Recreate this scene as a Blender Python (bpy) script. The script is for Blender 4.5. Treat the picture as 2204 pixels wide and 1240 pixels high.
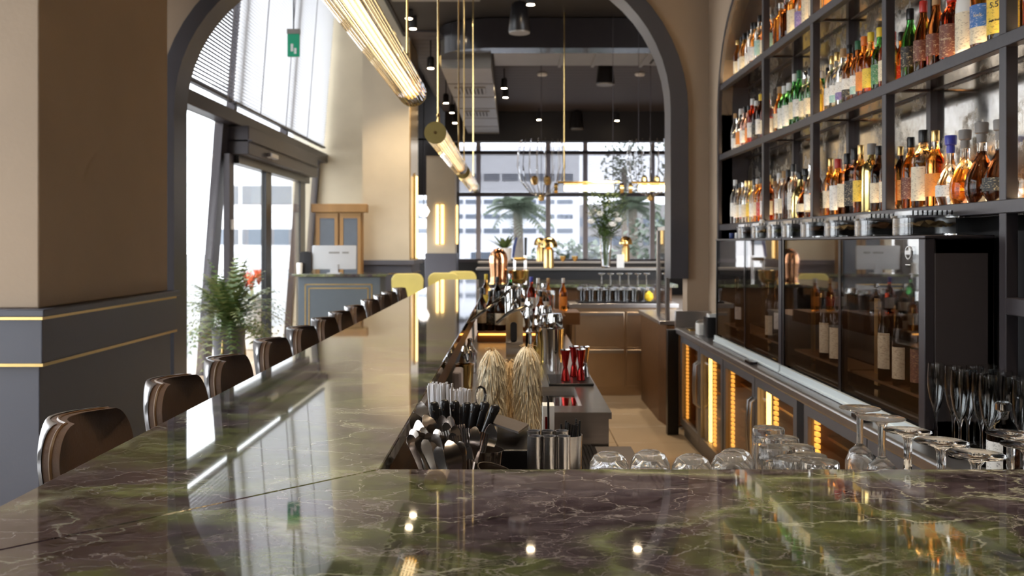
import bpy, math, random
from mathutils import Vector, Matrix
random.seed(7)
PI = math.pi
sc = bpy.context.scene
for o in list(bpy.data.objects): bpy.data.objects.remove(o, do_unlink=True)

# ------------------------------------------------------------------ camera, world, exposure
CZ = 1.56                      # eye height
F = 2000.0                     # focal length in pixels of the 2204 px frame
cam_d = bpy.data.cameras.new('camera'); cam = bpy.data.objects.new('camera', cam_d)
sc.collection.objects.link(cam); sc.camera = cam
cam.location = (0, 0, CZ); cam.rotation_euler = (PI/2, 0, 0)
cam_d.sensor_width = 36; cam_d.lens = F/2204*36
cam_d.shift_x = -2/2204; cam_d.shift_y = -97/2204
cam_d.clip_start = .05; cam_d.clip_end = 400
cam_d.dof.use_dof = True; cam_d.dof.focus_distance = 2.05; cam_d.dof.aperture_fstop = 6.3

w = bpy.data.worlds.new('world'); sc.world = w; w.use_nodes = True
bg = w.node_tree.nodes['Background']
bg.inputs[0].default_value = (.93, .96, 1, 1); bg.inputs[1].default_value = 4.6
sc.view_settings.view_transform = 'Standard'; sc.view_settings.look = 'None'
sc.view_settings.gamma = 1; sc.view_settings.use_curve_mapping = False
sc.view_settings.exposure = 0.58

cy = sc.cycles
cy.max_bounces = 8; cy.diffuse_bounces = 3; cy.glossy_bounces = 4; cy.transmission_bounces = 7; cy.transparent_max_bounces = 12
cy.adaptive_threshold = .03; cy.sample_clamp_indirect = 6; cy.blur_glossy = 1.0
C = sc.collection
def at(px, py, Y):             # point of the room seen at a photo position, at depth Y
    return Vector(((px-1104)*Y/F, Y, CZ-(py-523)*Y/F))

def lamp(kind, name, loc, energy, color=(1,.8,.55), size=.1, rot=(0,0,0), spot=1.6, blend=.6, sy=None):
    d = bpy.data.lights.new(name, kind); d.energy = energy; d.color = color
    if kind == 'SPOT': d.spot_size = spot; d.spot_blend = blend; d.shadow_soft_size = size
    elif kind == 'AREA':
        d.size = size
        if sy: d.shape = 'RECTANGLE'; d.size_y = sy
    else: d.shadow_soft_size = size
    o = bpy.data.objects.new(name, d); C.objects.link(o); o.location = loc; o.rotation_euler = rot
    return o

# ------------------------------------------------------------------ mesh helpers
class MB:
    def __init__(s): s.v = []; s.f = []; s.m = []
    def add(s, vs, fs, m=0):
        b = len(s.v); s.v += [tuple(v) for v in vs]
        for f in fs: s.f.append(tuple(b+i for i in f)); s.m.append(m)
        return s
    def box(s, x0, x1, y0, y1, z0, z1, m=0):
        if x0 > x1: x0, x1 = x1, x0
        if y0 > y1: y0, y1 = y1, y0
        if z0 > z1: z0, z1 = z1, z0
        v = [(x,y,z) for x in (x0,x1) for y in (y0,y1) for z in (z0,z1)]
        return s.add(v, [(0,1,3,2),(4,6,7,5),(0,4,5,1),(2,3,7,6),(0,2,6,4),(1,5,7,3)], m)
    def lathe(s, prof, seg=20, c=(0,0,0), m=0, mod=None, mats=None, close=True):
        n = len(prof); vs = []; fs = []
        for j, (r, z) in enumerate(prof):
            for i in range(seg):
                a = 2*PI*i/seg; k = mod(a, j, i) if mod else 1
                vs.append((c[0]+r*k*math.cos(a), c[1]+r*k*math.sin(a), c[2]+z))
        b = len(s.v); s.v += vs
        for j in range(n-1):
            for i in range(seg):
                i2 = (i+1) % seg
                s.f.append((b+j*seg+i, b+j*seg+i2, b+(j+1)*seg+i2, b+(j+1)*seg+i))
                s.m.append(mats[j] if mats else m)
        if close:
            if prof[0][0] > 1e-5: s.f.append(tuple(b+i for i in reversed(range(seg)))); s.m.append(mats[0] if mats else m)
            if prof[-1][0] > 1e-5: s.f.append(tuple(b+(n-1)*seg+i for i in range(seg))); s.m.append(mats[-1] if mats else m)
        return s
    def tube(s, pts, r, seg=8, m=0, caps=True):
        pts = [Vector(p) for p in pts]; n = len(pts)
        rs = r if isinstance(r, (list, tuple)) else [r]*n
        b = len(s.v); up = None
        for k, p in enumerate(pts):
            t = (pts[min(k+1,n-1)]-pts[max(k-1,0)]).normalized()
            if up is None:
                up = Vector((0,0,1)) if abs(t.z) < .9 else Vector((1,0,0))
            u = t.cross(up).normalized(); w_ = u.cross(t).normalized(); up = w_
            for i in range(seg):
                a = 2*PI*i/seg
                s.v.append(tuple(p + (u*math.cos(a)+w_*math.sin(a))*rs[k]))
        for k in range(n-1):
            for i in range(seg):
                i2 = (i+1) % seg
                s.f.append((b+k*seg+i2, b+k*seg+i, b+(k+1)*seg+i, b+(k+1)*seg+i2)); s.m.append(m)
        if caps:
            s.f.append(tuple(b+i for i in range(seg))); s.m.append(m)
            s.f.append(tuple(b+(n-1)*seg+i for i in reversed(range(seg)))); s.m.append(m)
        return s
    def prism(s, poly, axis, a, b, m=0):
        n = len(poly)
        def P(u, v, t): return {'x':(t,u,v), 'y':(u,t,v), 'z':(u,v,t)}[axis]
        vs = [P(u,v,a) for u,v in poly]+[P(u,v,b) for u,v in poly]
        fs = [tuple(range(n)), tuple(reversed(range(n,2*n)))]
        fs += [(i, n+i, n+(i+1)%n, (i+1)%n) for i in range(n)]
        return s.add(vs, fs, m)
    def strip(s, a, b, m=0):       # wall of quads between two outlines of equal length
        n = len(a)
        return s.add(list(a)+list(b), [(i, i+1, n+i+1, n+i) for i in range(n-1)], m)
    def mesh(s, name, mats, smooth=True, angle=35):
        me = bpy.data.meshes.new(name); me.from_pydata(s.v, [], s.f)
        for mt in (mats if isinstance(mats, (list,tuple)) else [mats]): me.materials.append(mt)
        me.polygons.foreach_set('material_index', s.m)
        import bmesh
        bm = bmesh.new(); bm.from_mesh(me); bmesh.ops.recalc_face_normals(bm, faces=bm.faces); bm.to_mesh(me); bm.free()
        if smooth:
            me.polygons.foreach_set('use_smooth', [True]*len(me.polygons)); me.set_sharp_from_angle(angle=math.radians(angle))
        me.update(); return me
    def build(s, name, mats, parent=None, smooth=True, bevel=0, angle=35):
        return link(name, s.mesh(name, mats, smooth, angle), parent, bevel)

def link(name, me, parent=None, bevel=0, loc=None, rot=None):
    o = bpy.data.objects.new(name, me); C.objects.link(o)
    if parent: o.parent = parent
    if loc is not None: o.location = loc
    if rot is not None: o.rotation_euler = rot
    if bevel:
        b = o.modifiers.new('bevel', 'BEVEL'); b.width = bevel; b.segments = 2; b.limit_method = 'ANGLE'; b.angle_limit = .7
    return o
def tag(o, label, cat, group=None, kind=None):
    o['label'] = label; o['category'] = cat
    if group: o['group'] = group
    if kind: o['kind'] = kind
    return o
def struct(o, label=None):
    o['kind'] = 'structure'
    if label: o['label'] = label
    return o
def thing(name, label, cat, loc=(0,0,0), rz=0, group=None):
    o = bpy.data.objects.new(name, None); C.objects.link(o); o.empty_display_size = .05
    o.location = loc; o.rotation_euler = (0,0,rz)
    return tag(o, label, cat, group)
def dup(root, loc, rz=None, label=None):
    def cp(o, par):
        c = o.copy(); C.objects.link(c); c.parent = par
        for ch in o.children: cp(ch, c)
        return c
    kids = list(root.children)
    r = root.copy(); C.objects.link(r); r.location = loc
    if rz is not None: r.rotation_euler = (0,0,rz)
    if label: r['label'] = label
    for k in kids: cp(k, r)
    return r
ORD = ['first','second','third','fourth','fifth','sixth','seventh','eighth','ninth','tenth','eleventh','twelfth','thirteenth','fourteenth','fifteenth','sixteenth','seventeenth','eighteenth','nineteenth','twentieth'] + ['twenty '+k for k in ('first','second','third','fourth','fifth','sixth','seventh','eighth','ninth')] + ['thirtieth']
def arc(cx, cy, r, a0, a1, n=10):
    return [(cx+r*math.cos(math.radians(a0+(a1-a0)*i/n)), cy+r*math.sin(math.radians(a0+(a1-a0)*i/n))) for i in range(n+1)]
def rrect(x0, x1, y0, y1, r, n=4):
    return arc(x1-r,y0+r,r,-90,0,n)+arc(x1-r,y1-r,r,0,90,n)+arc(x0+r,y1-r,r,90,180,n)+arc(x0+r,y0+r,r,180,270,n)

# ------------------------------------------------------------------ materials
def mat(name, col, rough=.5, metal=0, trans=0, ior=1.45, emit=None, es=0, var=.12, vs=6, bump=0, bs=40, coat=0, spec=.5, aniso=None):
    m = bpy.data.materials.new(name); m.use_nodes = True
    nt = m.node_tree; p = nt.nodes['Principled BSDF']
    I = p.inputs
    I['Base Color'].default_value = (*col, 1); I['Roughness'].default_value = rough; I['Metallic'].default_value = metal
    I['Transmission Weight'].default_value = trans; I['IOR'].default_value = ior
    I['Coat Weight'].default_value = coat; I['Specular IOR Level'].default_value = spec
    if emit: I['Emission Color'].default_value = (*emit, 1); I['Emission Strength'].default_value = es
    if var and not trans:
        tc = nt.nodes.new('ShaderNodeTexCoord'); n = nt.nodes.new('ShaderNodeTexNoise')
        n.inputs['Scale'].default_value = vs; n.inputs['Detail'].default_value = 5
        src = tc.outputs['Object']
        if aniso:
            mp = nt.nodes.new('ShaderNodeMapping'); mp.inputs['Scale'].default_value = aniso
            nt.links.new(src, mp.inputs['Vector']); src = mp.outputs[0]
        nt.links.new(src, n.inputs['Vector'])
        mx = nt.nodes.new('ShaderNodeMix'); mx.data_type = 'RGBA'
        mx.inputs[6].default_value = (*[c*(1-var) for c in col], 1); mx.inputs[7].default_value = (*[min(1,c*(1+var)) for c in col], 1)
        nt.links.new(n.outputs['Fac'], mx.inputs[0]); nt.links.new(mx.outputs[2], I['Base Color'])
        if bump:
            n2 = nt.nodes.new('ShaderNodeTexNoise'); n2.inputs['Scale'].default_value = bs; n2.inputs['Detail'].default_value = 4
            nt.links.new(src, n2.inputs['Vector'])
            b = nt.nodes.new('ShaderNodeBump'); b.inputs['Strength'].default_value = bump; b.inputs['Distance'].default_value = .01
            nt.links.new(n2.outputs['Fac'], b.inputs['Height']); nt.links.new(b.outputs[0], I['Normal'])
    return m
def pane_mat(name, tint=(1,1,1), gloss=.08, rough=0):
    m = bpy.data.materials.new(name); m.use_nodes = True; nt = m.node_tree; nt.nodes.clear()
    o = nt.nodes.new('ShaderNodeOutputMaterial'); t = nt.nodes.new('ShaderNodeBsdfTransparent'); g = nt.nodes.new('ShaderNodeBsdfGlossy')
    t.inputs[0].default_value = (*tint, 1); g.inputs['Roughness'].default_value = rough
    lw = nt.nodes.new('ShaderNodeLayerWeight'); lw.inputs[0].default_value = .5
    pw = nt.nodes.new('ShaderNodeMath'); pw.operation = 'POWER'; pw.inputs[1].default_value = 5; nt.links.new(lw.outputs['Facing'], pw.inputs[0])
    mth = nt.nodes.new('ShaderNodeMath'); mth.operation = 'MULTIPLY_ADD'; mth.inputs[1].default_value = .9; mth.inputs[2].default_value = gloss; mth.use_clamp = True
    mx = nt.nodes.new('ShaderNodeMixShader')
    nt.links.new(pw.outputs[0], mth.inputs[0]); nt.links.new(mth.outputs[0], mx.inputs[0])
    nt.links.new(t.outputs[0], mx.inputs[1]); nt.links.new(g.outputs[0], mx.inputs[2]); nt.links.new(mx.outputs[0], o.inputs[0])
    return m
def node(nt, t, **kw):
    n = nt.nodes.new(t)
    for k, v in kw.items():
        try: n.inputs[k].default_value = v
        except Exception: setattr(n, k, v)
    return n
def ramp(nt, src, stops):
    r = nt.nodes.new('ShaderNodeValToRGB'); e = r.color_ramp.elements
    while len(e) < len(stops): e.new(.5)
    for i, (p, c) in enumerate(stops):
        e[i].position = p; e[i].color = (*c, 1) if len(c) == 3 else c
    nt.links.new(src, r.inputs[0]); return r.outputs[0]
def mixc(nt, fac, a, b):
    m = nt.nodes.new('ShaderNodeMix'); m.data_type = 'RGBA'
    for s, i in ((fac,0),(a,6),(b,7)):
        if isinstance(s, (int,float)): m.inputs[i].default_value = s
        elif isinstance(s, tuple): m.inputs[i].default_value = (*s,1)
        else: nt.links.new(s, m.inputs[i])
    return m.outputs[2]
def marble_mat():
    m = bpy.data.materials.new('green_marble'); m.use_nodes = True; nt = m.node_tree; p = nt.nodes['Principled BSDF']; L = nt.links.new
    tc = nt.nodes.new('ShaderNodeTexCoord')
    mp = node(nt, 'ShaderNodeMapping'); mp.inputs['Rotation'].default_value = (0,0,.55); mp.inputs['Scale'].default_value = (1,1.5,1)
    L(tc.outputs['Object'], mp.inputs[0])
    def warp(src, scale, amt):
        n = node(nt, 'ShaderNodeTexNoise', Scale=scale, Detail=6.0)
        L(src, n.inputs['Vector'])
        s = nt.nodes.new('ShaderNodeVectorMath'); s.operation = 'SUBTRACT'; s.inputs[1].default_value = (.5,.5,.5); L(n.outputs['Color'], s.inputs[0])
        k = nt.nodes.new('ShaderNodeVectorMath'); k.operation = 'SCALE'; k.inputs['Scale'].default_value = amt; L(s.outputs[0], k.inputs[0])
        a = nt.nodes.new('ShaderNodeVectorMath'); L(src, a.inputs[0]); L(k.outputs[0], a.inputs[1]); return a.outputs[0]
    def noise(src, sc_, det=8, rough=.6):
        n = node(nt, 'ShaderNodeTexNoise', Scale=sc_, Detail=float(det), Roughness=rough); L(src, n.inputs['Vector']); return n.outputs['Fac']
    def vor(src, sc_):
        v = nt.nodes.new('ShaderNodeTexVoronoi'); v.feature = 'DISTANCE_TO_EDGE'; v.inputs['Scale'].default_value = sc_; L(src, v.inputs['Vector']); return v.outputs['Distance']
    w1 = warp(mp.outputs[0], 2.2, .55); w2 = warp(mp.outputs[0], 9, .16); w3 = warp(w1, 14, .12)
    base = ramp(nt, noise(w1, 7, 10, .68), [(.30,(.022,.014,.018)),(.46,(.058,.042,.050)),(.58,(.100,.080,.090)),(.70,(.19,.165,.175))])
    gm = ramp(nt, noise(w1, 1.7, 7), [(.47,(0,0,0)),(.53,(.85,.85,.85)),(.68,(1,1,1))])
    gcol = ramp(nt, noise(w2, 9, 10, .65), [(.30,(.018,.018,.010)),(.44,(.060,.070,.026)),(.56,(.125,.150,.050)),(.70,(.26,.29,.13))])
    c = mixc(nt, gm, base, gcol)
    def mul(a, b):
        k = nt.nodes.new('ShaderNodeMath'); k.operation = 'MULTIPLY'; L(a, k.inputs[0])
        if isinstance(b, float): k.inputs[1].default_value = b
        else: L(b, k.inputs[1])
        return k.outputs[0]
    dk = ramp(nt, vor(w3, 2.6), [(0,(1,1,1)),(.012,(.7,.7,.7)),(.03,(0,0,0))])
    c = mixc(nt, mul(dk, ramp(nt, noise(w2, 2.6), [(.42,(0,0,0)),(.6,(1,1,1))])), c, (.014,.010,.009))
    v1 = ramp(nt, vor(w1, 1.15), [(0,(1,1,1)),(.010,(.75,.75,.75)),(.03,(.30,.30,.30)),(.08,(0,0,0))])
    c = mixc(nt, mul(v1, ramp(nt, noise(w3, 7), [(.35,(.05,.05,.05)),(.62,(.9,.9,.9))])), c, ramp(nt, noise(w2, 5), [(.4,(.20,.24,.09)),(.65,(.42,.43,.30))]))
    for sc_, wid, amt, col in ((2.6,.010,.95,(.42,.43,.33)),(7,.017,.78,(.36,.33,.32)),(17,.030,.6,(.28,.25,.26)),(38,.05,.42,(.24,.21,.22))):
        wv = warp(w2, sc_*1.7, .5/sc_)
        v2 = ramp(nt, vor(wv, sc_), [(0,(1,1,1)),(wid,(0,0,0))])
        c = mixc(nt, mul(v2, ramp(nt, noise(w1, sc_*.55), [(.42,(0,0,0)),(.54,(amt,amt,amt))])), c, col)
    L(c, p.inputs['Base Color'])
    p.inputs['Roughness'].default_value = .035; p.inputs['IOR'].default_value = 1.55; p.inputs['Coat Weight'].default_value = .4; p.inputs['Coat Roughness'].default_value = .02
    return m
def mirror_mat():
    m = bpy.data.materials.new('antique_mirror'); m.use_nodes = True; nt = m.node_tree; p = nt.nodes['Principled BSDF']
    tc = nt.nodes.new('ShaderNodeTexCoord')
    n = node(nt, 'ShaderNodeTexNoise', Scale=5.0, Detail=9.0, Roughness=.7); nt.links.new(tc.outputs['Object'], n.inputs['Vector'])
    c = ramp(nt, n.outputs['Fac'], [(.40,(.16,.13,.10)),(.50,(.60,.56,.50)),(.7,(.82,.79,.74))])
    r = ramp(nt, n.outputs['Fac'], [(.38,(.5,.5,.5)),(.5,(.14,.14,.14)),(.7,(.05,.05,.05))])
    nt.links.new(c, p.inputs['Base Color']); nt.links.new(r, p.inputs['Roughness']); p.inputs['Metallic'].default_value = 1
    return m
def label_mat(name, col, ink=(.08,.06,.05)):
    m = bpy.data.materials.new(name); m.use_nodes = True; nt = m.node_tree; p = nt.nodes['Principled BSDF']
    tc = nt.nodes.new('ShaderNodeTexCoord')
    mp = node(nt, 'ShaderNodeMapping'); mp.inputs['Scale'].default_value = (110,110,260); nt.links.new(tc.outputs['Object'], mp.inputs[0])
    n = node(nt, 'ShaderNodeTexNoise', Scale=1.0, Detail=1.0); nt.links.new(mp.outputs[0], n.inputs['Vector'])
    f = ramp(nt, n.outputs['Fac'], [(.58,(0,0,0)),(.63,(.55,.55,.55))])
    nt.links.new(mixc(nt, f, col, ink), p.inputs['Base Color']); p.inputs['Roughness'].default_value = .55
    return m
def translucent_mat(name, col, k=.5):
    m = bpy.data.materials.new(name); m.use_nodes = True; nt = m.node_tree; nt.nodes.clear()
    o = nt.nodes.new('ShaderNodeOutputMaterial'); d = nt.nodes.new('ShaderNodeBsdfDiffuse'); t = nt.nodes.new('ShaderNodeBsdfTranslucent')
    tc = nt.nodes.new('ShaderNodeTexCoord'); n = node(nt, 'ShaderNodeTexNoise', Scale=3.0); nt.links.new(tc.outputs['Object'], n.inputs['Vector'])
    c = mixc(nt, n.outputs['Fac'], tuple(x*.95 for x in col), col)
    nt.links.new(c, d.inputs[0]); nt.links.new(c, t.inputs[0])
    mx = nt.nodes.new('ShaderNodeMixShader'); mx.inputs[0].default_value = k
    nt.links.new(d.outputs[0], mx.inputs[1]); nt.links.new(t.outputs[0], mx.inputs[2]); nt.links.new(mx.outputs[0], o.inputs[0])
    return m

M = {}
M['marble'] = marble_mat()
M['mirror'] = mirror_mat()
M['plaster'] = mat('warm_plaster', (.41,.305,.215), .75, var=.10, vs=1.6, bump=.15, bs=30)
M['plaster_light'] = mat('pale_plaster', (.58,.50,.37), .75, var=.26, vs=1.1, bump=.15, bs=20)
M['panel'] = mat('grey_panel_paint', (.100,.100,.120), .42, var=.06, vs=3, bump=.05, bs=60)
M['navy'] = mat('slate_paint', (.085,.105,.125), .5, var=.06)
M['gold'] = mat('brushed_gold', (.72,.50,.20), .28, 1, var=.1, vs=20)
M['brass'] = mat('polished_brass', (.78,.55,.22), .14, 1, var=.08, vs=10)
M['copper'] = mat('polished_copper', (.85,.42,.22), .10, 1, var=.08, vs=10)
M['frame'] = mat('dark_steel_frame', (.048,.041,.046), .38, .35, var=.1, vs=12, bump=.03)
M['archframe'] = mat('arch_frame_paint', (.085,.082,.095), .34, .1, var=.08, vs=4)
M['black'] = mat('black_plastic', (.012,.011,.012), .3, var=.1)
M['blackmatt'] = mat('matt_black', (.014,.013,.014), .65, var=.1)
M['blackgloss'] = mat('black_lacquer', (.02,.017,.018), .12, var=.1)
M['steel'] = mat('brushed_steel', (.52,.50,.50), .3, 1, var=.12, vs=9, aniso=(1,1,14), bump=.03)
M['steeltop'] = mat('worn_steel_top', (.46,.45,.46), .36, 1, var=.18, vs=5, bump=.04)
M['steelwarm'] = mat('steel_cabinet', (.60,.46,.32), .34, 1, var=.12, vs=5, bump=.02)  # golden cast of the warm light mixed into the steel colour
M['fridge'] = mat('grey_fridge_paint', (.20,.20,.215), .42, .45, var=.06, vs=6)
M['chrome'] = mat('chrome', (.80,.79,.78), .07, 1, var=.04)
M['oldsilver'] = mat('worn_cutlery_steel', (.62,.56,.52), .16, 1, var=.2, vs=40)
M['leather'] = mat('brown_leather', (.125,.070,.042), .48, var=.25, vs=9, bump=.12, bs=140)
M['leatheredge'] = mat('tan_leather_piping', (.16,.085,.035), .42, var=.2, vs=14)
M['shell'] = mat('pale_metal_shell', (.42,.41,.42), .3, .8, var=.08)
M['wood'] = mat('oak_wood', (.34,.19,.07), .45, var=.3, vs=5, aniso=(1,1,.15), bump=.08)
M['walnut'] = mat('walnut_wood', (.16,.075,.03), .42, var=.3, vs=5, aniso=(.3,3,3), bump=.05)
M['floor'] = mat('floor_screed', (.36,.27,.18), .4, var=.12, vs=2)
M['tile'] = mat('floor_tile', (.46,.36,.25), .32, var=.12, vs=3)
M['ceil'] = mat('dark_ceiling', (.018,.015,.015), .6, var=.2, vs=2)
M['plank'] = mat('ceiling_plank', (.060,.047,.047), .55, var=.25, vs=3, aniso=(.2,3,1))
M['duct'] = mat('galvanised_duct', (.26,.245,.23), .4, .5, var=.12, vs=3)
M['glass'] = mat('clear_glass', (.97,.98,.98), 0, 0, 1, 1.46)
M['crystal'] = mat('crystal_glass', (.98,.97,.96), 0, 0, 1, 1.54)
M['plasticclear'] = mat('clear_plastic', (.93,.93,.93), .12, 0, 1, 1.35)
M['pane'] = pane_mat('window_glass', (.97,.98,.98), .02)
M['panedark'] = pane_mat('smoked_glass', (.84,.80,.77), .07)
M['panetint'] = pane_mat('dimming_glass', (.66,.67,.70), .02)  # tint added to dim the overbright view outside
M['panefridge'] = pane_mat('fridge_glass', (.80,.76,.70), .03)
M['blind'] = translucent_mat('white_blind', (.64,.64,.66), .44)
M['blindopen'] = translucent_mat('shaded_white_blind', (.17,.165,.18), .2)  # backlit shade of the open white slats put into a dark grey
M['blinddark'] = mat('grey_blind', (.30,.29,.33), .5)
M['mullion'] = mat('mauve_grey_mullion', (.42,.39,.41), .5)
M['white'] = mat('white_paint', (.78,.78,.78), .5)
M['paper'] = mat('white_paper', (.82,.80,.77), .7)
M['led'] = mat('warm_led', (1,.8,.5), .5, emit=(1,.74,.42), es=12, var=0)
M['ledfridge'] = mat('warm_led_bar', (1,.8,.5), .5, emit=(1,.58,.16), es=9, var=0)
M['amberglow'] = mat('amber_glow', (1,.7,.3), .5, emit=(1,.45,.08), es=2.2, var=0)
M['lamp'] = mat('tube_lamp_core', (1,.9,.7), .5, emit=(1,.70,.34), es=4.2, var=0)
M['spot'] = mat('spot_lens', (1,.9,.8), .5, emit=(1,.78,.5), es=40, var=0)
M['sconce'] = mat('sconce_glow', (1,.9,.6), .5, emit=(1,.66,.24), es=2.0, var=0)
M['globe'] = mat('opal_globe', (1,.95,.9), .3, emit=(1,.93,.86), es=1.6, var=0)
M['leaf'] = mat('green_leaf', (.095,.15,.045), .45, var=.35, vs=12)
M['leaf2'] = mat('olive_leaf', (.20,.22,.075), .5, var=.35, vs=12)
M['leaf3'] = mat('grey_green_leaf', (.20,.24,.17), .6, var=.3, vs=6)
M['petal'] = mat('white_petal', (.80,.76,.70), .6)
M['orange'] = mat('orange_flower', (.75,.13,.03), .5)
M['raffia'] = mat('cream_raffia', (.80,.68,.49), .8, var=.3, vs=60)
M['raffiadark'] = mat('brown_raffia', (.46,.30,.14), .8, var=.3, vs=60)
M['red'] = mat('red_anodised', (.38,.018,.014), .2, .75, var=.08)
M['yellow'] = mat('lemon_skin', (.85,.58,.03), .45, var=.1, vs=30)
M['straw'] = mat('frosted_straw', (.80,.78,.80), .35, var=.05)
M['cardboard'] = mat('grey_card', (.10,.085,.08), .6)
M['screen'] = mat('silver_aluminium', (.55,.55,.56), .35, .4, var=.04)
M['yellowchair'] = mat('yellow_upholstery', (.55,.48,.16), .6)
M['cloth'] = mat('grey_cloth', (.28,.25,.27), .9)
M['darkblue'] = mat('blue_plastic', (.03,.05,.18), .4)
M['greensign'] = mat('green_sign', (.01,.22,.12), .4, emit=(.01,.35,.18), es=.15, var=0)
M['sand'] = mat('grain', (.52,.36,.16), .9, var=.5, vs=90)
M['spice'] = mat('brown_spice', (.14,.07,.03), .9, var=.5, vs=120)
M['street'] = mat('street_asphalt', (.30,.30,.30), .9)
M['building'] = mat('white_building', (.70,.70,.71), .8, var=.05)
M['bwin'] = mat('building_window', (.12,.14,.17), .3)
M['bark'] = mat('palm_bark', (.22,.18,.14), .9, var=.3)
M['raffia2'] = mat('tan_raffia', (.55,.40,.22), .8, var=.2, vs=60)
M['raffia3'] = mat('pale_raffia', (.86,.76,.58), .8, var=.1, vs=60)
M['lip'] = mat('steel_window_sheen', (.72,.80,.83), .3, var=.03)  # bluish window reflection on the steel tray, painted as colour
M['sidepanel'] = mat('brown_black_panel', (.05,.041,.042), .5, .1, var=.1)
M['addedglow'] = mat('added_warm_glow', (1,.8,.5), .5, emit=(1,.66,.34), es=1.6, var=0)
M['brownwall'] = mat('dark_brown_wall', (.16,.11,.075), .7, var=.1)
M['cutglass'] = mat('cut_crystal', (.97,.96,.95), .01, 0, .93, 1.52)  # slight white diffuse share stands in for sparkle in the cut facets
M['discbrass'] = mat('aged_brass_disc', (.36,.27,.10), .34, 1, var=.12, vs=14)
# ------------------------------------------------------------------ the setting
def B(name, m, boxes, parent=None, bevel=0, **k):
    mb = MB()
    for b in boxes: mb.box(*b)
    return mb.build(name, m, parent, bevel=bevel, **k)

floor = struct(B('floor', M['floor'], [(-4.4,5.2,-5,28.2,-.15,0)]))
tile_me = MB().box(-.298,.298,-.298,.298,0,.012).mesh('tile', M['tile'])
for i in range(3):
    for j in range(12):
        link('tile', tile_me, floor, bevel=.004, loc=(-.1+.6*i, 3.3+.6*j, 0))
struct(B('ground', M['street'], [(-60,60,-30,140,-.4,-.16)]))['label'] = 'grey street outside'

# partition with the rounded arch, its frame, the room's walls
def arch_line(xl, xr, zc, r, top, z0, z1, n=14):
    return [(xl,z0)] + arc(xl+r, zc, r, 180, 90, n) + arc(xr-r, zc, r, 90, 0, n) + [(xr,z1)]
A_in = arch_line(-2.70, 1.275, 2.65, 1.20, 0, 0, 0)
A_out = arch_line(-2.885, 1.425, 2.62, 1.385, 0, 0, 0)
wall = MB(); wp = [(-3.75,0)] + A_out + [(1.62,0),(1.62,6.3),(-3.75,6.3)]
wall.prism(wp, 'y', 7.60, 7.80)
w_ = struct(wall.build('wall_partition', M['plaster'], smooth=False), 'plaster partition wall with a wide rounded arch')
fr = MB(); a1 = arch_line(-2.75, 1.28, 2.65, 1.22, 0, 0, 1.27); a2 = arch_line(-2.885, 1.425, 2.62, 1.385, 0, 0, 1.27)
fr.prism(a1 + a2[::-1], 'y', 7.54, 7.84)
fo = struct(fr.build('trim_1', M['archframe'], smooth=True, angle=30), 'dark grey painted frame lining the arch')
struct(B('wall_behind', M['brownwall'], [(-4.4,2.2,-5.2,-5,0,.9), (-4.4,2.2,-5.2,-5,3.6,4.6), (-4.4,-4.25,-5.2,-5,.9,3.6), (-2.7,2.2,-5.2,-5,.9,3.6)]))
wb = struct(thing('window_4', '', 'window'), 'window in the wall behind the camera'); del wb['category']
for x in (-4.22,-3.48,-2.73): B('mullion', M['frame'], [(x-.03,x+.03,-5.14,-5.06,.9,3.6)], wb)
for x in (-4.19,-3.45): B('pane', M['pane'], [(x,x+.69,-5.11,-5.10,.9,3.6)], wb)
# right wall with the arched niche (opening Y < 7.1)
NY, NZ, NR = 7.12, 3.34, .80
arcp = arc(NY-NR, NZ-NR, NR, 0, 90, 12)
mb = MB(); mb.prism([(7.6,0),(7.6,4.6),(-5,4.6),(-5,NZ)] + [(2.1,NZ)] + arcp[::-1] + [(NY,0)], 'x', 1.60, 1.68)
struct(mb.build('wall_right', M['plaster'], smooth=False), 'plaster wall around the bottle niche')
mb = MB(); inner = [(2.1,NZ)] + arcp[::-1] + [(NY,1.58)]; outr = [(2.1,NZ+.05)] + arc(NY-NR, NZ-NR, NR+.05, 90, 0, 12) + [(NY+.05,1.58)]
mb.prism(inner + outr[::-1], 'x', 1.575, 1.86)
struct(mb.build('trim_2', M['frame'], angle=30), 'dark steel edge around the arched bottle niche')
struct(B('wall_niche', M['blackmatt'], [(1.87,1.95,-5,7.6,0,4.6), (1.66,1.87,2.0,7.1,0.0,1.60)]))
# ceilings
struct(B('ceiling', M['ceil'], [(-4.4,2.2,-5.2,7.6,4.5,4.7)]))
ceil2 = struct(B('ceiling_dark', M['ceil'], [(-1.75,5.2,7.84,24.3,4.97,5.07), (-1.8,-1.75,7.84,24,4.95,6.3), (-3.9,-1.75,7.84,28.2,6.3,6.4),
     (-1.75,5.2,24.3,28.2,4.75,4.85), (-1.75,5.2,23.9,24.3,4.18,5.05), (-3.9,-1.75,16.7,17.0,3.6,6.3)]))
for k in range(30):
    B('plank', M['plank'], [(-1.75,5.2,14.9+.3*k,14.9+.3*k+.285,4.94,4.965)], ceil2)
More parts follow.
